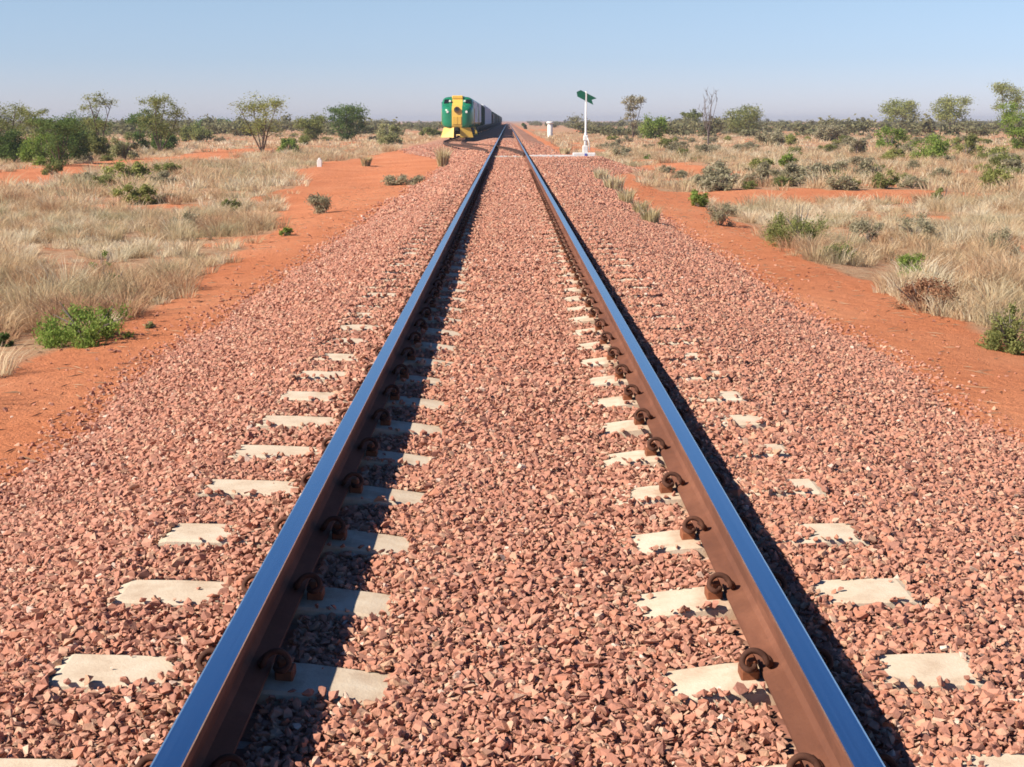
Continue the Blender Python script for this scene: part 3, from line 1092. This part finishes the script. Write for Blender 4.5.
# ------------------------------------------------------------------ vegetation
def leaf_cloud(centres, n_per, leaf, rng, flat=0.6):
    """centres: (cx,cy,cz,rx,ry,rz) clumps; random leaf quads through each clump's volume"""
    V, F, T = [], [], []
    off = 0
    for (cx, cy, cz, rx, ry, rz) in centres:
        n = n_per * 3
        d = rng.normal(size=(n, 3))
        d /= np.linalg.norm(d, axis=1, keepdims=True)
        d *= np.abs(rng.normal(0.62, 0.34, n))[:, None]
        p = np.array([cx, cy, cz]) + d * np.array([rx, ry, rz])
        u = rng.normal(size=(n, 3))
        u[:, 2] *= flat
        u /= np.linalg.norm(u, axis=1, keepdims=True)
        w = np.cross(u, rng.normal(size=(n, 3)))
        w /= np.linalg.norm(w, axis=1, keepdims=True) + 1e-9
        s = leaf * rng.uniform(0.6, 1.4, n)[:, None]
        q = np.stack([p - u * s, p + w * s * 0.42, p + u * s, p - w * s * 0.42], 1)
        V.append(q.reshape(-1, 3))
        F.append((np.arange(n * 4).reshape(n, 4)) + off)
        ct = rng.uniform(0.25, 0.7)
        T.append(np.repeat(np.clip(ct + rng.normal(0, 0.2, n), 0, 1), 4))
        off += n * 4
    return np.concatenate(V), np.concatenate(F), np.concatenate(T)


def limbs(h, w, rng, n_main=4, base_r=0.09, spread=0.8, start=0.12):
    """trunk with forking limbs; returns bmesh and the limb ends"""
    bm = bmesh.new()
    ends = []
    for i in range(n_main):
        a = 2 * math.pi * (i + rng.uniform(-0.3, 0.3)) / n_main
        rr = w * 0.5 * spread * rng.uniform(0.35, 1.0)
        hh = h * rng.uniform(0.62, 0.95)
        p0 = Vector((0, 0, 0))
        p1 = Vector((math.cos(a) * rr * 0.12, math.sin(a) * rr * 0.12, h * start))
        p2 = Vector((math.cos(a) * rr * 0.5 + rng.uniform(-.1, .1), math.sin(a) * rr * 0.5 + rng.uniform(-.1, .1), hh * 0.55))
        p3 = Vector((math.cos(a) * rr, math.sin(a) * rr, hh))
        add_tube(bm, smooth_path([p0, p1, p2, p3], 3), [base_r * (1 - 0.085 * k) for k in range(10)], 6)
        ends.append(p3)
        for j in range(3):
            t = rng.uniform(0.35, 0.85)
            b0 = p1.lerp(p2, t) if rng.random() < 0.4 else p2.lerp(p3, t)
            b1 = b0 + Vector((rng.uniform(-1, 1) * w * 0.2, rng.uniform(-1, 1) * w * 0.2, h * rng.uniform(0.08, 0.24)))
            add_tube(bm, [b0, b0.lerp(b1, 0.5) + Vector((0, 0, h * 0.01)), b1], [base_r * 0.36, base_r * 0.27, base_r * 0.13], 5)
            ends.append(b1)
    return bm, ends


vseed = [100]


def tree(name, px, base, top, wpx, kind, label, cat='tree', group=None, n_main=4, clumps=None, leaf=None, low=0.25, dens=46, trunk_mat=None):
    vseed[0] += 1
    rng = np.random.default_rng(vseed[0])
    rr = random.Random(vseed[0])
    X, Y = at(px, base, -0.6)
    z = float(ground_z(X, Y))
    s = ppm(Y)
    h = (base - top) / s
    w = wpx / s
    o = empty(name, (X, Y, z - 0.03))
    tag(o, label, cat, group)
    bm, ends = limbs(h, w, rr, n_main, base_r=0.018 * h, start=0.10)
    from_bm('trunk', bm, trunk_mat or M_BARK, o, True)
    C = []
    for e in ends:
        k = rr.uniform(0.14, 0.23)
        C.append((e.x, e.y, e.z, w * k, w * k, max(h * 0.07, w * k * 0.62)))
    for _ in range(clumps if clumps is not None else 9):
        a = rr.uniform(0, 2 * math.pi)
        q = math.sqrt(rr.random()) * 0.40
        zz = rr.uniform(low, 0.93)
        k = rr.uniform(0.12, 0.20)
        sh = math.sqrt(max(0.15, 1 - ((zz - 0.62) / 0.5) ** 2))
        C.append((math.cos(a) * q * w * sh, math.sin(a) * q * w * sh, zz * h, w * k, w * k, w * k * 0.6))
    lf = leaf or max(0.045, 0.9 / s)
    V, F_, T = leaf_cloud(C, dens, lf, rng)
    V[:, 2] *= h / np.percentile(V[:, 2], 98.5)
    from_np('crown', V, F_, 4, LEAF[kind], o, {'tint': T})
    return o


def shrub(name, px, base, top, wpx, kind, label, cat='shrub', group=None, dens=60, clumps=12, leaf=None, upright=1.0, stem_mat=None, fine=1.0, wide=0.40):
    vseed[0] += 1
    rng = np.random.default_rng(vseed[0])
    rr = random.Random(vseed[0])
    X, Y = at(px, base, -0.6)
    z = float(ground_z(X, Y))
    X, Y = at(px, base, z)
    s = ppm(Y)
    h = (base - top) / s
    w = wpx / s
    o = empty(name, (X, Y, z - 0.02))
    tag(o, label, cat, group)
    bm = bmesh.new()
    for i in range(9):
        a = rr.uniform(0, 2 * math.pi)
        q = rr.uniform(0.15, 0.5) * w
        add_tube(bm, [(0, 0, 0), (math.cos(a) * q * 0.45, math.sin(a) * q * 0.45, h * 0.4), (math.cos(a) * q, math.sin(a) * q, h * rr.uniform(0.5, 0.86))], [0.012 * h + 0.004, 0.009 * h + 0.003, 0.003], 4)
    from_bm('stems', bm, stem_mat or M_DEADWOOD, o)
    C = []
    for _ in range(clumps):
        a = rr.uniform(0, 2 * math.pi)
        q = math.sqrt(rr.random()) * wide
        zz = rr.uniform(0.12, 0.90) * math.sqrt(max(0.1, 1 - (q / 0.5) ** 2 * 0.75)) * (rr.uniform(0.45, 1.0) if fine < 1 else 1)
        k = rr.uniform(0.10, 0.19) * fine
        C.append((math.cos(a) * q * w, math.sin(a) * q * w, zz * h, w * k, w * k, min(h * 0.24, w * k)))
    lf = leaf or max(0.016, 1.1 / s)
    V, F_, T = leaf_cloud(C, dens, lf, rng, flat=upright)
    V[:, 2] = np.maximum(V[:, 2], 0.0)
    from_np('foliage', V, F_, 4, LEAF[kind], o, {'tint': T})
    return o


TREES = [
    # px, base, top, width, leaves, label
    ('mulga_tree', 6, 163, 106, 66, 'olive', 'broad dull green tree cut off by the left edge of the photo', dict(clumps=30, low=0.10)),
    ('mulga_tree', 34, 160, 110, 48, 'olive', 'dense tree with a ragged top, second from the left edge', dict(clumps=28, low=0.08)),
    ('mulga_tree', 60, 166, 118, 50, 'dark', 'darkest low spreading tree of the clump on the left', dict(clumps=34, low=0.05)),
    ('mulga_tree', 100, 156, 94, 40, 'olive', 'tall thin tree with a lopsided open top above the left clump', dict(clumps=3, low=0.5, n_main=3)),
    ('mulga_tree', 88, 154, 114, 56, 'dark', 'low dark green tree filling in behind the pale round bush', dict(clumps=32, low=0.06)),
    ('mulga_tree', 160, 153, 97, 50, 'olive', 'rounded olive tree with slanting trunks right of the pale round bush', dict(clumps=22, low=0.32)),
    ('mulga_tree', 140, 150, 112, 38, 'dark', 'dark green tree half hidden behind the rounded olive tree', dict(clumps=26, low=0.08)),
    ('mulga_tree', 262, 153, 97, 58, 'yellow', 'open spreading tree on bare trunks, alone between the left clump and the train', dict(clumps=12, low=0.42, n_main=5)),
    ('mulga_tree', 347, 141, 107, 44, 'dark', 'round dark green tree standing nearest to the train on its left', dict(clumps=34, low=0.06)),
    ('mulga_tree', 312, 141, 116, 36, 'olive', 'low olive tree just left of the round dark green tree', dict(clumps=24, low=0.08)),
    ('mulga_tree', 216, 134, 119, 50, 'dark', 'flat-topped dark tree far behind the grass, left of the open spreading tree', dict(clumps=26, low=0.08)),
    ('mulga_tree', 633, 138, 97, 26, 'grey', 'thin grey-green tree right of the switch stand', dict(clumps=5, low=0.3, n_main=3)),
    ('mulga_tree', 690, 134, 111, 24, 'olive', 'small olive tree left of the bare dead tree', dict(clumps=14, low=0.12)),
    ('mulga_tree', 746, 135, 107, 46, 'olive', 'low wide olive tree right of the bare dead tree', dict(clumps=26, low=0.10)),
    ('mulga_tree', 900, 131, 101, 44, 'yellow', 'flat round-crowned tree on the skyline, leftmost of the three at the right', dict(clumps=26, low=0.38)),
    ('mulga_tree', 951, 132, 98, 48, 'yellow', 'fan-shaped tree on the skyline, middle one of the three at the right', dict(clumps=18, low=0.35, n_main=5)),
    ('mulga_tree', 1006, 134, 84, 46, 'yellow', 'tallest open tree at the right edge of the photo', dict(clumps=16, low=0.3, n_main=5)),
    ('mulga_tree', 1020, 153, 106, 46, 'bright', 'bright green bushy tree cut off by the right edge', dict(clumps=34, low=0.06)),
]
for nm, px, b, t, w, kd, lb, kw in TREES:
    tree(nm, px, b, t, w, kd, lb, 'tree', 'trees on the plain', **kw)

# bare dead tree
vseed[0] += 1
X, Y = at(708, 147, -0.6)
s = ppm(Y)
dt = empty('dead_tree', (X, Y, float(ground_z(X, Y)) - 0.03))
tag(dt, 'bare dead tree with upright grey branches on the right of the track', 'tree')
bm, ends = limbs(52 / s, 26 / s, random.Random(44), 6, base_r=0.06, spread=0.9, start=0.3)
rr = random.Random(45)
for e in ends:
    for _ in range(3):
        add_tube(bm, [e, e + Vector((rr.uniform(-.3, .3), rr.uniform(-.3, .3), rr.uniform(0.1, .5)))], [0.016, 0.006], 4)
from_bm('trunk', bm, M_DEADWOOD, dt, True)

def blade_cloud(n, rx, h, bw, rng, lean=0.5):
    a = rng.uniform(0, 2 * np.pi, n)
    q = np.sqrt(rng.random(n)) * rx
    L = h * rng.uniform(0.45, 1.05, n)
    ln = L * lean * rng.random(n)
    bx0, by0 = np.cos(a) * q * 0.75, np.sin(a) * q
    th = rng.uniform(0, np.pi, n)
    w_ = bw * rng.uniform(0.6, 1.4, n)
    wx, wy = np.cos(th) * w_, np.sin(th) * w_
    dx, dy = np.cos(a) * ln, np.sin(a) * ln
    z0 = np.zeros(n)
    V = np.stack([np.stack([bx0 - wx, by0 - wy, z0], 1), np.stack([bx0 + wx, by0 + wy, z0], 1),
                  np.stack([bx0 + dx * .35 - wx * .8, by0 + dy * .35 - wy * .8, L * .6], 1), np.stack([bx0 + dx * .35 + wx * .8, by0 + dy * .35 + wy * .8, L * .6], 1),
                  np.stack([bx0 + dx, by0 + dy, L], 1)], 1).reshape(-1, 3)
    i = np.arange(n)[:, None] * 5
    F_ = np.concatenate([i + np.array([[0, 1, 3]]), i + np.array([[0, 3, 2]]), i + np.array([[2, 3, 4]])])
    T = np.repeat(np.clip(rng.uniform(0.2, 0.8) + rng.normal(0, 0.22, n), 0, 1), 5)
    return V, F_, T


def tuft(name, px, base, top, wpx, kind, label, cat, n=160, lean=0.5, mat=None, z=None):
    """grass tuft or herb: blades, with a few dry stalks of their own"""
    vseed[0] += 1
    rng = np.random.default_rng(vseed[0])
    X, Y = at(px, base, -0.6)
    for _ in range(4):
        t_ = float(toe_left(Y)) if X < 0 else float(toe_right(Y))
        zz = float(bed_z(X, Y)) if abs(X) < t_ else float(ground_z(X, Y))
        X, Y = at(px, base, zz)
    s = ppm(Y)
    h, w = (base - top) / s, wpx / s
    V, F_, T = blade_cloud(n, w * 0.5, h, max(0.004, 0.55 / s), rng, lean)
    o = from_np(name, V, F_, 3, mat or LEAF[kind], None, {'tint': T})
    o.location = (X, Y, zz - 0.02)
    tag(o, label, cat, 'shrubs and weeds on the plain')
    V, F_, T = blade_cloud(max(12, n // 8), w * 0.45, h * 1.12, max(0.003, 0.35 / s), rng, lean)
    from_np('dry_stalks', V, F_, 3, M_STRAW, o, {'tint': T})
    return o


SHRUBS = [
    ('round_bush', 14, 162, 126, 44, 'dark', 'dark green bush under the broad tree at the left edge', dict(clumps=30, dens=80)),
    ('round_bush', 42, 165, 128, 42, 'bright', 'leafy green bush between the two leftmost trees', dict(clumps=30, dens=80)),
    ('round_bush', 72, 163, 126, 40, 'dark', 'dark bush merging with the darkest low tree on the left', dict(clumps=30, dens=80)),
    ('round_bush', 100, 158, 128, 34, 'olive', 'olive bush at the foot of the tall thin tree', dict(clumps=24, dens=80)),
    ('round_bush', 165, 153, 130, 30, 'dark', 'dark bush round the trunks of the rounded olive tree', dict(clumps=22, dens=70)),
    ('round_bush', 200, 141, 124, 40, 'olive', 'wide olive bush between the rounded tree and the open spreading tree', dict(clumps=24, dens=70)),
    ('round_bush', 430, 137, 127, 24, 'olive', 'low olive bush at the left of the train nose', dict(clumps=16, dens=70)),
    ('round_bush', 830, 141, 124, 40, 'grey', 'broad grey bush on the plain left of the flat round-crowned tree', dict(clumps=20, dens=70)),
    ('round_bush', 770, 146, 128, 34, 'grey', 'soft grey bush below the low wide olive tree', dict(clumps=20, dens=70)),
    ('round_bush', 125, 160, 131, 32, 'cream', 'pale round bush with a creamy top in front of the left trees', dict(clumps=20, dens=80)),
    ('round_bush', 289, 153, 136, 24, 'bright', 'small dark green bush at the foot of the open spreading tree', dict(clumps=14)),
    ('round_bush', 389, 145, 122, 28, 'cream', 'pale-topped bush on the left, nearest to the train', dict(clumps=16)),
    ('round_bush', 655, 139, 114, 36, 'bright', 'bright green bush right of the switch stand', dict(clumps=18)),
    ('round_bush', 890, 151, 122, 36, 'bright', 'upright green bush below the flat round-crowned tree', dict(clumps=16)),
    ('round_bush', 934, 160, 132, 54, 'bright', 'widest bright green bush of the right-hand group', dict(clumps=22)),
    ('round_bush', 992, 161, 142, 40, 'yellow', 'low yellow-green bush near the right edge', dict(clumps=18)),
    ('round_bush', 856, 158, 130, 24, 'grey', 'upright grey-green bush left of the bright green bushes', dict(clumps=12)),
    ('round_bush', 966, 158, 132, 26, 'olive', 'olive bush between the widest green bush and the yellow-green one', dict(clumps=12)),
    ('saltbush', 798, 248, 192, 72, 'olive', 'large olive-green saltbush at the edge of the red earth, right of the track', dict(clumps=40, dens=60, fine=0.85, wide=0.46)),
    ('saltbush', 838, 262, 240, 44, 'olive', 'flat olive shrub on the red earth edge below the large saltbush', dict(clumps=16)),
    ('green_shrub', 698, 207, 189, 26, 'bright', 'small bright green shrub on the red earth strip right of the track', dict(clumps=12)),
    ('green_shrub', 913, 283, 246, 38, 'bright', 'green shrub above the dead brown bush at the right', dict(clumps=14)),
    ('dead_bush', 922, 312, 274, 66, 'brown', 'dead red-brown bush on the red earth edge at the right', dict(clumps=20, dens=80)),
    ('green_shrub', 1010, 350, 298, 58, 'olive', 'dull olive shrub cut off by the right edge', dict(clumps=34, dens=50, fine=0.8, wide=0.48)),
    ('green_herb', 88, 343, 292, 100, 'bright', 'lush green herb clump in the dry grass, lower left', dict(clumps=60, dens=36, upright=1.6, fine=0.68, wide=0.5)),
    ('green_herb', 103, 274, 246, 34, 'bright', 'small green herb above the lush green clump', dict(clumps=18, dens=30, fine=0.6, wide=0.5)),
    ('green_herb', 114, 292, 264, 30, 'dark', 'bluish green herb between the two fresh green clumps', dict(clumps=16, dens=30, fine=0.6, wide=0.5)),
    ('green_shrub', 4, 348, 328, 20, 'dark', 'dark green shrub at the left edge', dict(clumps=10)),
    ('weed_clump', 320, 214, 193, 30, 'grey', 'dull green weed alone on the red earth left of the track', dict(clumps=14, dens=70)),
    ('weed_clump', 405, 185, 173, 42, 'grey', 'flat wide pale weed on the red earth beside the ballast', dict(clumps=16)),
    ('weed_clump', 286, 237, 226, 18, 'bright', 'tiny bright green weed at the edge of the red earth, left', dict(clumps=8)),
    ('tall_tuft', 443, 167, 145, 11, 'cream', 'tall narrow pale green tuft at the ballast edge below the train', dict(clumps=10, upright=2.5)),
    ('weed_clump', 150, 330, 318, 18, 'cream', 'tiny pale weed on the bare red earth right of the lush clump', dict(clumps=6, dens=24)),
    ('saltbush', 232, 212, 193, 24, 'olive', 'dark olive shrub in the grass left of the weed on red earth', dict(clumps=12)),
    ('saltbush', 186, 228, 210, 30, 'grey', 'greyish shrub in the dry grass left of the dark olive shrub', dict(clumps=12)),
    ('saltbush', 52, 175, 160, 26, 'olive', 'dark low shrub at the foot of the darkest left tree', dict(clumps=10)),
    ('tall_tuft', 366, 166, 154, 10, 'yellow', 'small yellowish tuft on the red turning area left of the train', dict(clumps=7, upright=2.0)),
    ('saltbush', 712, 184, 158, 32, 'grey', 'grey-brown leggy shrub beyond the red cross track', dict(clumps=14)),
    ('saltbush', 762, 180, 160, 22, 'grey', 'narrow grey shrub right of the leggy one beyond the cross track', dict(clumps=12)),
    ('round_bush', 788, 167, 154, 22, 'bright', 'low bright green shrub in the pale grass, middle right', dict(clumps=12)),
    ('saltbush', 650, 160, 153, 12, 'dark', 'tiny very dark shrub just right of the switch stand', dict(clumps=8)),
    ('saltbush', 720, 226, 200, 34, 'grey', 'pale grey shrub beside the small bright green one', dict(clumps=12)),
    ('saltbush', 866, 248, 214, 38, 'grey', 'grey shrub in straw right of the large saltbush', dict(clumps=14)),
    ('saltbush', 915, 240, 212, 42, 'grey', 'grey-green shrub in pale straw, right of centre', dict(clumps=14)),
    ('saltbush', 942, 206, 185, 24, 'olive', 'olive shrub on the far end of the red cross track', dict(clumps=12)),
    ('saltbush', 918, 206, 194, 16, 'brown', 'small rusty shrub on the far end of the red cross track', dict(clumps=8)),
    ('saltbush', 1000, 255, 226, 44, 'grey', 'grey-green shrub in straw near the right edge', dict(clumps=14)),
    ('saltbush', 886, 188, 170, 32, 'olive', 'olive shrub just above the red cross track', dict(clumps=14)),
    ('saltbush', 836, 184, 170, 22, 'olive', 'small dark shrub above the red cross track', dict(clumps=10)),
    ('saltbush', 524, 129, 122, 6, 'dark', 'tiny dark shrub at the far side of the right rail', dict(clumps=6)),
    ('tall_tuft', 602, 180, 166, 16, 'cream', 'pale tuft nearest below the mound of the switch stand', {}),
    ('tall_tuft', 626, 202, 186, 18, 'cream', 'straw-coloured tuft halfway along the ballast edge, right of the track', {}),
    ('tall_tuft', 640, 214, 198, 16, 'cream', 'thin straw tuft just above the bleached one at the ballast edge', {}),
    ('tall_tuft', 614, 190, 172, 24, 'cream', 'pale yellow-green tuft on the ballast edge below the switch stand', dict(clumps=12, upright=2.2)),
    ('tall_tuft', 650, 222, 204, 22, 'cream', 'bleached tuft at the ballast edge left of the red cross track', dict(clumps=10, upright=2.2)),
    ('tall_tuft', 565, 154, 146, 12, 'yellow', 'small yellow-green tuft between the post and the switch stand', dict(clumps=8, upright=2.0)),
]
for nm, px, b, t, w, kd, lb, kw in SHRUBS:
    if nm == 'tall_tuft':
        tuft(nm, px, b, t, w, 'tuft', lb, 'grass tuft', n=170, lean=0.6)
        continue
    shrub(nm, px, b, t, w, kd, lb, {'green_herb': 'herb', 'weed_clump': 'weed', 'tall_tuft': 'grass tuft', 'round_bush': 'bush', 'dead_bush': 'bush'}.get(nm, 'shrub'), 'shrubs and weeds on the plain', **kw)

# further low shrubs over the plain, copies of a few
def scatter_shrubs():
    base = []
    for i, kd in enumerate(['grey', 'grey', 'olive', 'grey', 'grey', 'yellow']):
        o = shrub('low_shrub', 700 + 12 * i, 176, 160, 26, kd, None, None, None, dens=44, clumps=18, leaf=0.04)
        base.append(o)
    rr = random.Random(77)
    used_ = set()
    cnt = 0
    while cnt < 270:
        side = rr.choice((-1, 1, 1))
        px = rr.uniform(0, 400) if side < 0 else rr.uniform(600, 1024)
        py = 131 + 75 * rr.random() ** 1.9
        X, Y = at(px, py, -0.6)
        if abs(X) < 6 or bare(X, Y) > 0.4 or (170 < px < 420 and py > 146):
            continue
        k = rr.randrange(len(base))
        o = base[k] if k not in used_ else copy_tree(base[k])
        used_.add(k)
        o.location = (X, Y, float(ground_z(X, Y)) - 0.02)
        sc_ = rr.uniform(0.5, 1.45) * (0.85 if py > 158 else 1.0)
        o.scale = (sc_ * rr.uniform(1.0, 1.5), sc_ * rr.uniform(1.0, 1.4), sc_ * rr.uniform(0.65, 1.05))
        o.rotation_euler = (0, 0, rr.uniform(0, 6.28))
        kd = ['grey', 'grey', 'olive', 'grey', 'grey', 'yellow'][k]
        word = {'grey': 'low grey-green shrub', 'olive': 'low olive shrub', 'yellow': 'low yellowish green shrub'}[kd]
        tag(o, f'{word} scattered in the dry grass {"left" if X < 0 else "right"} of the track', 'shrub', 'low shrubs scattered over the plain')
        cnt += 1


scatter_shrubs()

# far scrub line along the horizon, one mass
def far_scrub():
    rng = np.random.default_rng(5)
    C = []
    for i in range(1150):
        Y = 190 + 900 * rng.random() ** 1.3
        X = rng.uniform(-0.46, 0.46) * Y
        if -14 < X < 12 or (X < 0 and -16 < X):
            continue
        h = rng.uniform(0.9, 2.7) * (1.0 if rng.random() < 0.8 else 1.4)
        w = rng.uniform(1.2, 3.6)
        for j in range(3):
            C.append((X + rng.uniform(-.7, .7) * w, Y + rng.uniform(-.7, .7) * w, -0.6 + h * rng.uniform(0.25, 0.75), w * 0.6, w * 0.6, h * 0.32))
    V, F_, T = leaf_cloud(C, 34, 0.30, rng)
    tag(from_np('distant_scrub', V, F_, 4, LEAF['far'], None, {'tint': T}), 'far line of dull green scrub along the horizon', kind='stuff')


far_scrub()

# ------------------------------------------------------------------ dry grass
def grass():
    rng = np.random.default_rng(21)
    VS, FS, TS = [], [], []
    off = 0

    def tufts(n, y0, y1, nb, hmin, hmax, bw, power=1.0, spread=0.16):
        nonlocal off
        Y = y0 + (y1 - y0) * rng.random(n) ** power
        X = rng.uniform(-1, 1, n) * (0.42 * Y + 3)
        b = bare(X, Y)
        clump = vnoise(X + 40, Y, 2.2)
        t = np.where(X < 0, toe_left(Y), toe_right(Y))
        keep = (rng.random(n) > b * 1.25) & (np.abs(X) > t + 0.55) & (rng.random(n) < (0.5 + 1.2 * np.maximum(clump - 0.3, 0)) * (0.08 + 1.7 * sstep(0.36, 0.62, vnoise(X + 13, Y, 0.85))))
        X, Y, clump = X[keep], Y[keep], clump[keep]
        Z = ground_z(X, Y)
        m = len(X)
        hh = rng.uniform(hmin, hmax, m) * (0.6 + 0.7 * clump)
        tone = np.clip(0.12 + 0.75 * vnoise(X + 5, Y, 4.5) + rng.normal(0, 0.30, m), 0, 1)
        X, Y, Z, hh, tone = (np.repeat(v, nb) for v in (X, Y, Z, hh, tone))
        k = len(X)
        a = rng.uniform(0, 2 * np.pi, k)
        q = np.sqrt(rng.random(k)) * spread * (0.6 + hh)
        lean = (0.2 + 1.0 * rng.random(k)) * hh
        L = hh * rng.uniform(0.45, 1.1, k)
        dx, dy = np.cos(a), np.sin(a)
        bx0 = X + dx * q
        by0 = Y + dy * q
        th = rng.uniform(0, np.pi, k)
        wx, wy = np.cos(th) * bw, np.sin(th) * bw
        w = rng.uniform(0.6, 1.4, k)
        wx, wy = wx * w, wy * w
        b0 = np.stack([bx0 - wx, by0 - wy, Z - 0.02], 1)
        b1 = np.stack([bx0 + wx, by0 + wy, Z - 0.02], 1)
        mx, my, mz = bx0 + dx * lean * 0.35, by0 + dy * lean * 0.35, Z + L * 0.6
        m0 = np.stack([mx - wx * 0.8, my - wy * 0.8, mz], 1)
        m1 = np.stack([mx + wx * 0.8, my + wy * 0.8, mz], 1)
        tp = np.stack([bx0 + dx * lean, by0 + dy * lean, Z + L], 1)
        V = np.stack([b0, b1, m0, m1, tp], 1).reshape(-1, 3)
        i = np.arange(k)[:, None] * 5 + off
        f = np.concatenate([i + np.array([[0, 1, 3]]), i + np.array([[0, 3, 2]]), i + np.array([[2, 3, 4]])])
        VS.append(V)
        FS.append(f)
        TS.append(np.repeat(np.clip(tone + rng.normal(0, 0.10, k), 0, 1), 5))
        off += k * 5

    tufts(13000, 7, 36, 46, 0.08, 0.28, 0.0042, 0.75, 0.15)
    tufts(2600, 7, 40, 120, 0.18, 0.42, 0.0042, 0.8, 0.17)
    tufts(4200, 36, 110, 46, 0.22, 0.55, 0.011, 0.8, 0.28)
    tufts(15000, 34, 90, 20, 0.14, 0.38, 0.009, 0.75, 0.24)
    tufts(9000, 88, 260, 12, 0.2, 0.45, 0.028, 0.8, 0.5)
    V, Fc, T = np.concatenate(VS), np.concatenate(FS), np.concatenate(TS)
    print('grass tris', len(Fc))
    tag(from_np('dry_grass', V, Fc, 3, M_STRAW, None, {'tint': T}), 'dry straw tussock grass covering the plain', kind='stuff')


grass()

# twigs and bits of bark lying on the red earth
n = 1500
ty = 5 + 40 * R.random(n) ** 1.5
sd = np.where(R.random(n) < 0.5, -1, 1)
tx = sd * (np.where(sd < 0, toe_left(ty), toe_right(ty)) + R.uniform(0.1, 1.9, n))
ta = R.uniform(0, 2 * np.pi, n)
tl_ = R.uniform(0.02, 0.10, n) * np.where(R.random(n) < 0.03, 1.8, 1)
tz_ = ground_z(tx, ty)
ux, uy = np.cos(ta) * tl_, np.sin(ta) * tl_
wx, wy = -np.sin(ta) * 0.004, np.cos(ta) * 0.004
V = np.stack([np.stack([tx - ux, ty - uy, tz_ + 0.004], 1), np.stack([tx + wx, ty + wy, tz_ + 0.006], 1), np.stack([tx + ux, ty + uy, tz_ + 0.012], 1),
              np.stack([tx - wx, ty - wy, tz_ + 0.006], 1), np.stack([tx, ty, tz_ + 0.014], 1)], 1).reshape(-1, 3)
i5 = np.arange(n)[:, None] * 5
F5 = np.concatenate([i5 + np.array([[0, 3, 4]]), i5 + np.array([[3, 2, 4]]), i5 + np.array([[2, 1, 4]]), i5 + np.array([[1, 0, 4]])])
tag(from_np('twig_litter', V, F5, 3, simple('brown_twigs', (0.30, 0.19, 0.12), 0.95, 0, 0.4, 2.0, 0.1)), 'small twigs and bark bits scattered over the red earth', kind='stuff')

# ------------------------------------------------------------------ dry haze over the plain
bm = bmesh.new()
add_box(bm, -1500, 1500, -60, 2600, -2.0, 9.0)
t = NT('thin_haze')
pv = t.n('ShaderNodeVolumePrincipled')
pv.inputs['Color'].default_value = (0.82, 0.87, 1.0, 1)
pv.inputs['Density'].default_value = 0.00036
pv.inputs['Anisotropy'].default_value = 0.2
t.l(pv.outputs[0], t.out.inputs['Volume'])
tag(from_bm('haze', bm, t.m), 'thin blue haze lying over the plain', kind='stuff')

# ------------------------------------------------------------------ light
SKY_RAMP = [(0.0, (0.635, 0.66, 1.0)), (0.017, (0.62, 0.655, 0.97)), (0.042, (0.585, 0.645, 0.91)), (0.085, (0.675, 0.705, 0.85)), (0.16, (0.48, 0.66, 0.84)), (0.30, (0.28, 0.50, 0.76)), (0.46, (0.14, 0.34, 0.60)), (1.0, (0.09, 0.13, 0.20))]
SUN_DIR = Vector((-1.0, -0.45, 0.90)).normalized()
sun_d = bpy.data.lights.new('sun', 'SUN')
sun_d.energy = 5.0
sun_d.angle = rad(0.5)
sun_d.color = (1.0, 0.90, 0.77)
sun = bpy.data.objects.new('sun', sun_d)
COL.objects.link(sun)
sun.rotation_euler = SUN_DIR.to_track_quat('Z', 'Y').to_euler()
w = bpy.data.worlds.new('World')
sc.world = w
w.use_nodes = True
nt = w.node_tree
nt.nodes.clear()
sky = nt.nodes.new('ShaderNodeTexSky')
sky.sky_type = 'NISHITA'
sky.sun_disc = False
sky.sun_elevation = math.asin(SUN_DIR.z)
sky.sun_rotation = math.atan2(SUN_DIR.x, SUN_DIR.y)
sky.altitude = 500
sky.air_density = 1.0
sky.dust_density = 0.3
sky.ozone_density = 2.0
# sky tint: pale hazy horizon, bluer for rail reflections, darkened overhead to deepen shadows
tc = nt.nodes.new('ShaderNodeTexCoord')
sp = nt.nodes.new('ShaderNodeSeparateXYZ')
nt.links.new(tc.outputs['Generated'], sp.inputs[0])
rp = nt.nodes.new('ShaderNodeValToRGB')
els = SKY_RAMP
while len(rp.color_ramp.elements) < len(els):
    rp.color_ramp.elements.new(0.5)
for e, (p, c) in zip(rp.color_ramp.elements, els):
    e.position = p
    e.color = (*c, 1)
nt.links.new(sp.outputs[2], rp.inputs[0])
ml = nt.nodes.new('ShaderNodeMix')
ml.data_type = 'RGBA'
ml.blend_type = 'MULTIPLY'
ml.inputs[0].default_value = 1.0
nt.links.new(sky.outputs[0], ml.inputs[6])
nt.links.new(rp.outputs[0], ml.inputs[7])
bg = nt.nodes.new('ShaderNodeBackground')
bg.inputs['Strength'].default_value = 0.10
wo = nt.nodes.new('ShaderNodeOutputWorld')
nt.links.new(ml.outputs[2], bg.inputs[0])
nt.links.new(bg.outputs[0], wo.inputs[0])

sc.render.engine = 'CYCLES'
sc.cycles.use_denoising = True
sc.cycles.max_bounces = 6
sc.cycles.diffuse_bounces = 1
sc.cycles.filter_width = 1.7
sc.view_settings.view_transform = 'Standard'
sc.view_settings.look = 'None'
sc.view_settings.exposure = 0.6
sc.view_settings.gamma = 1.0
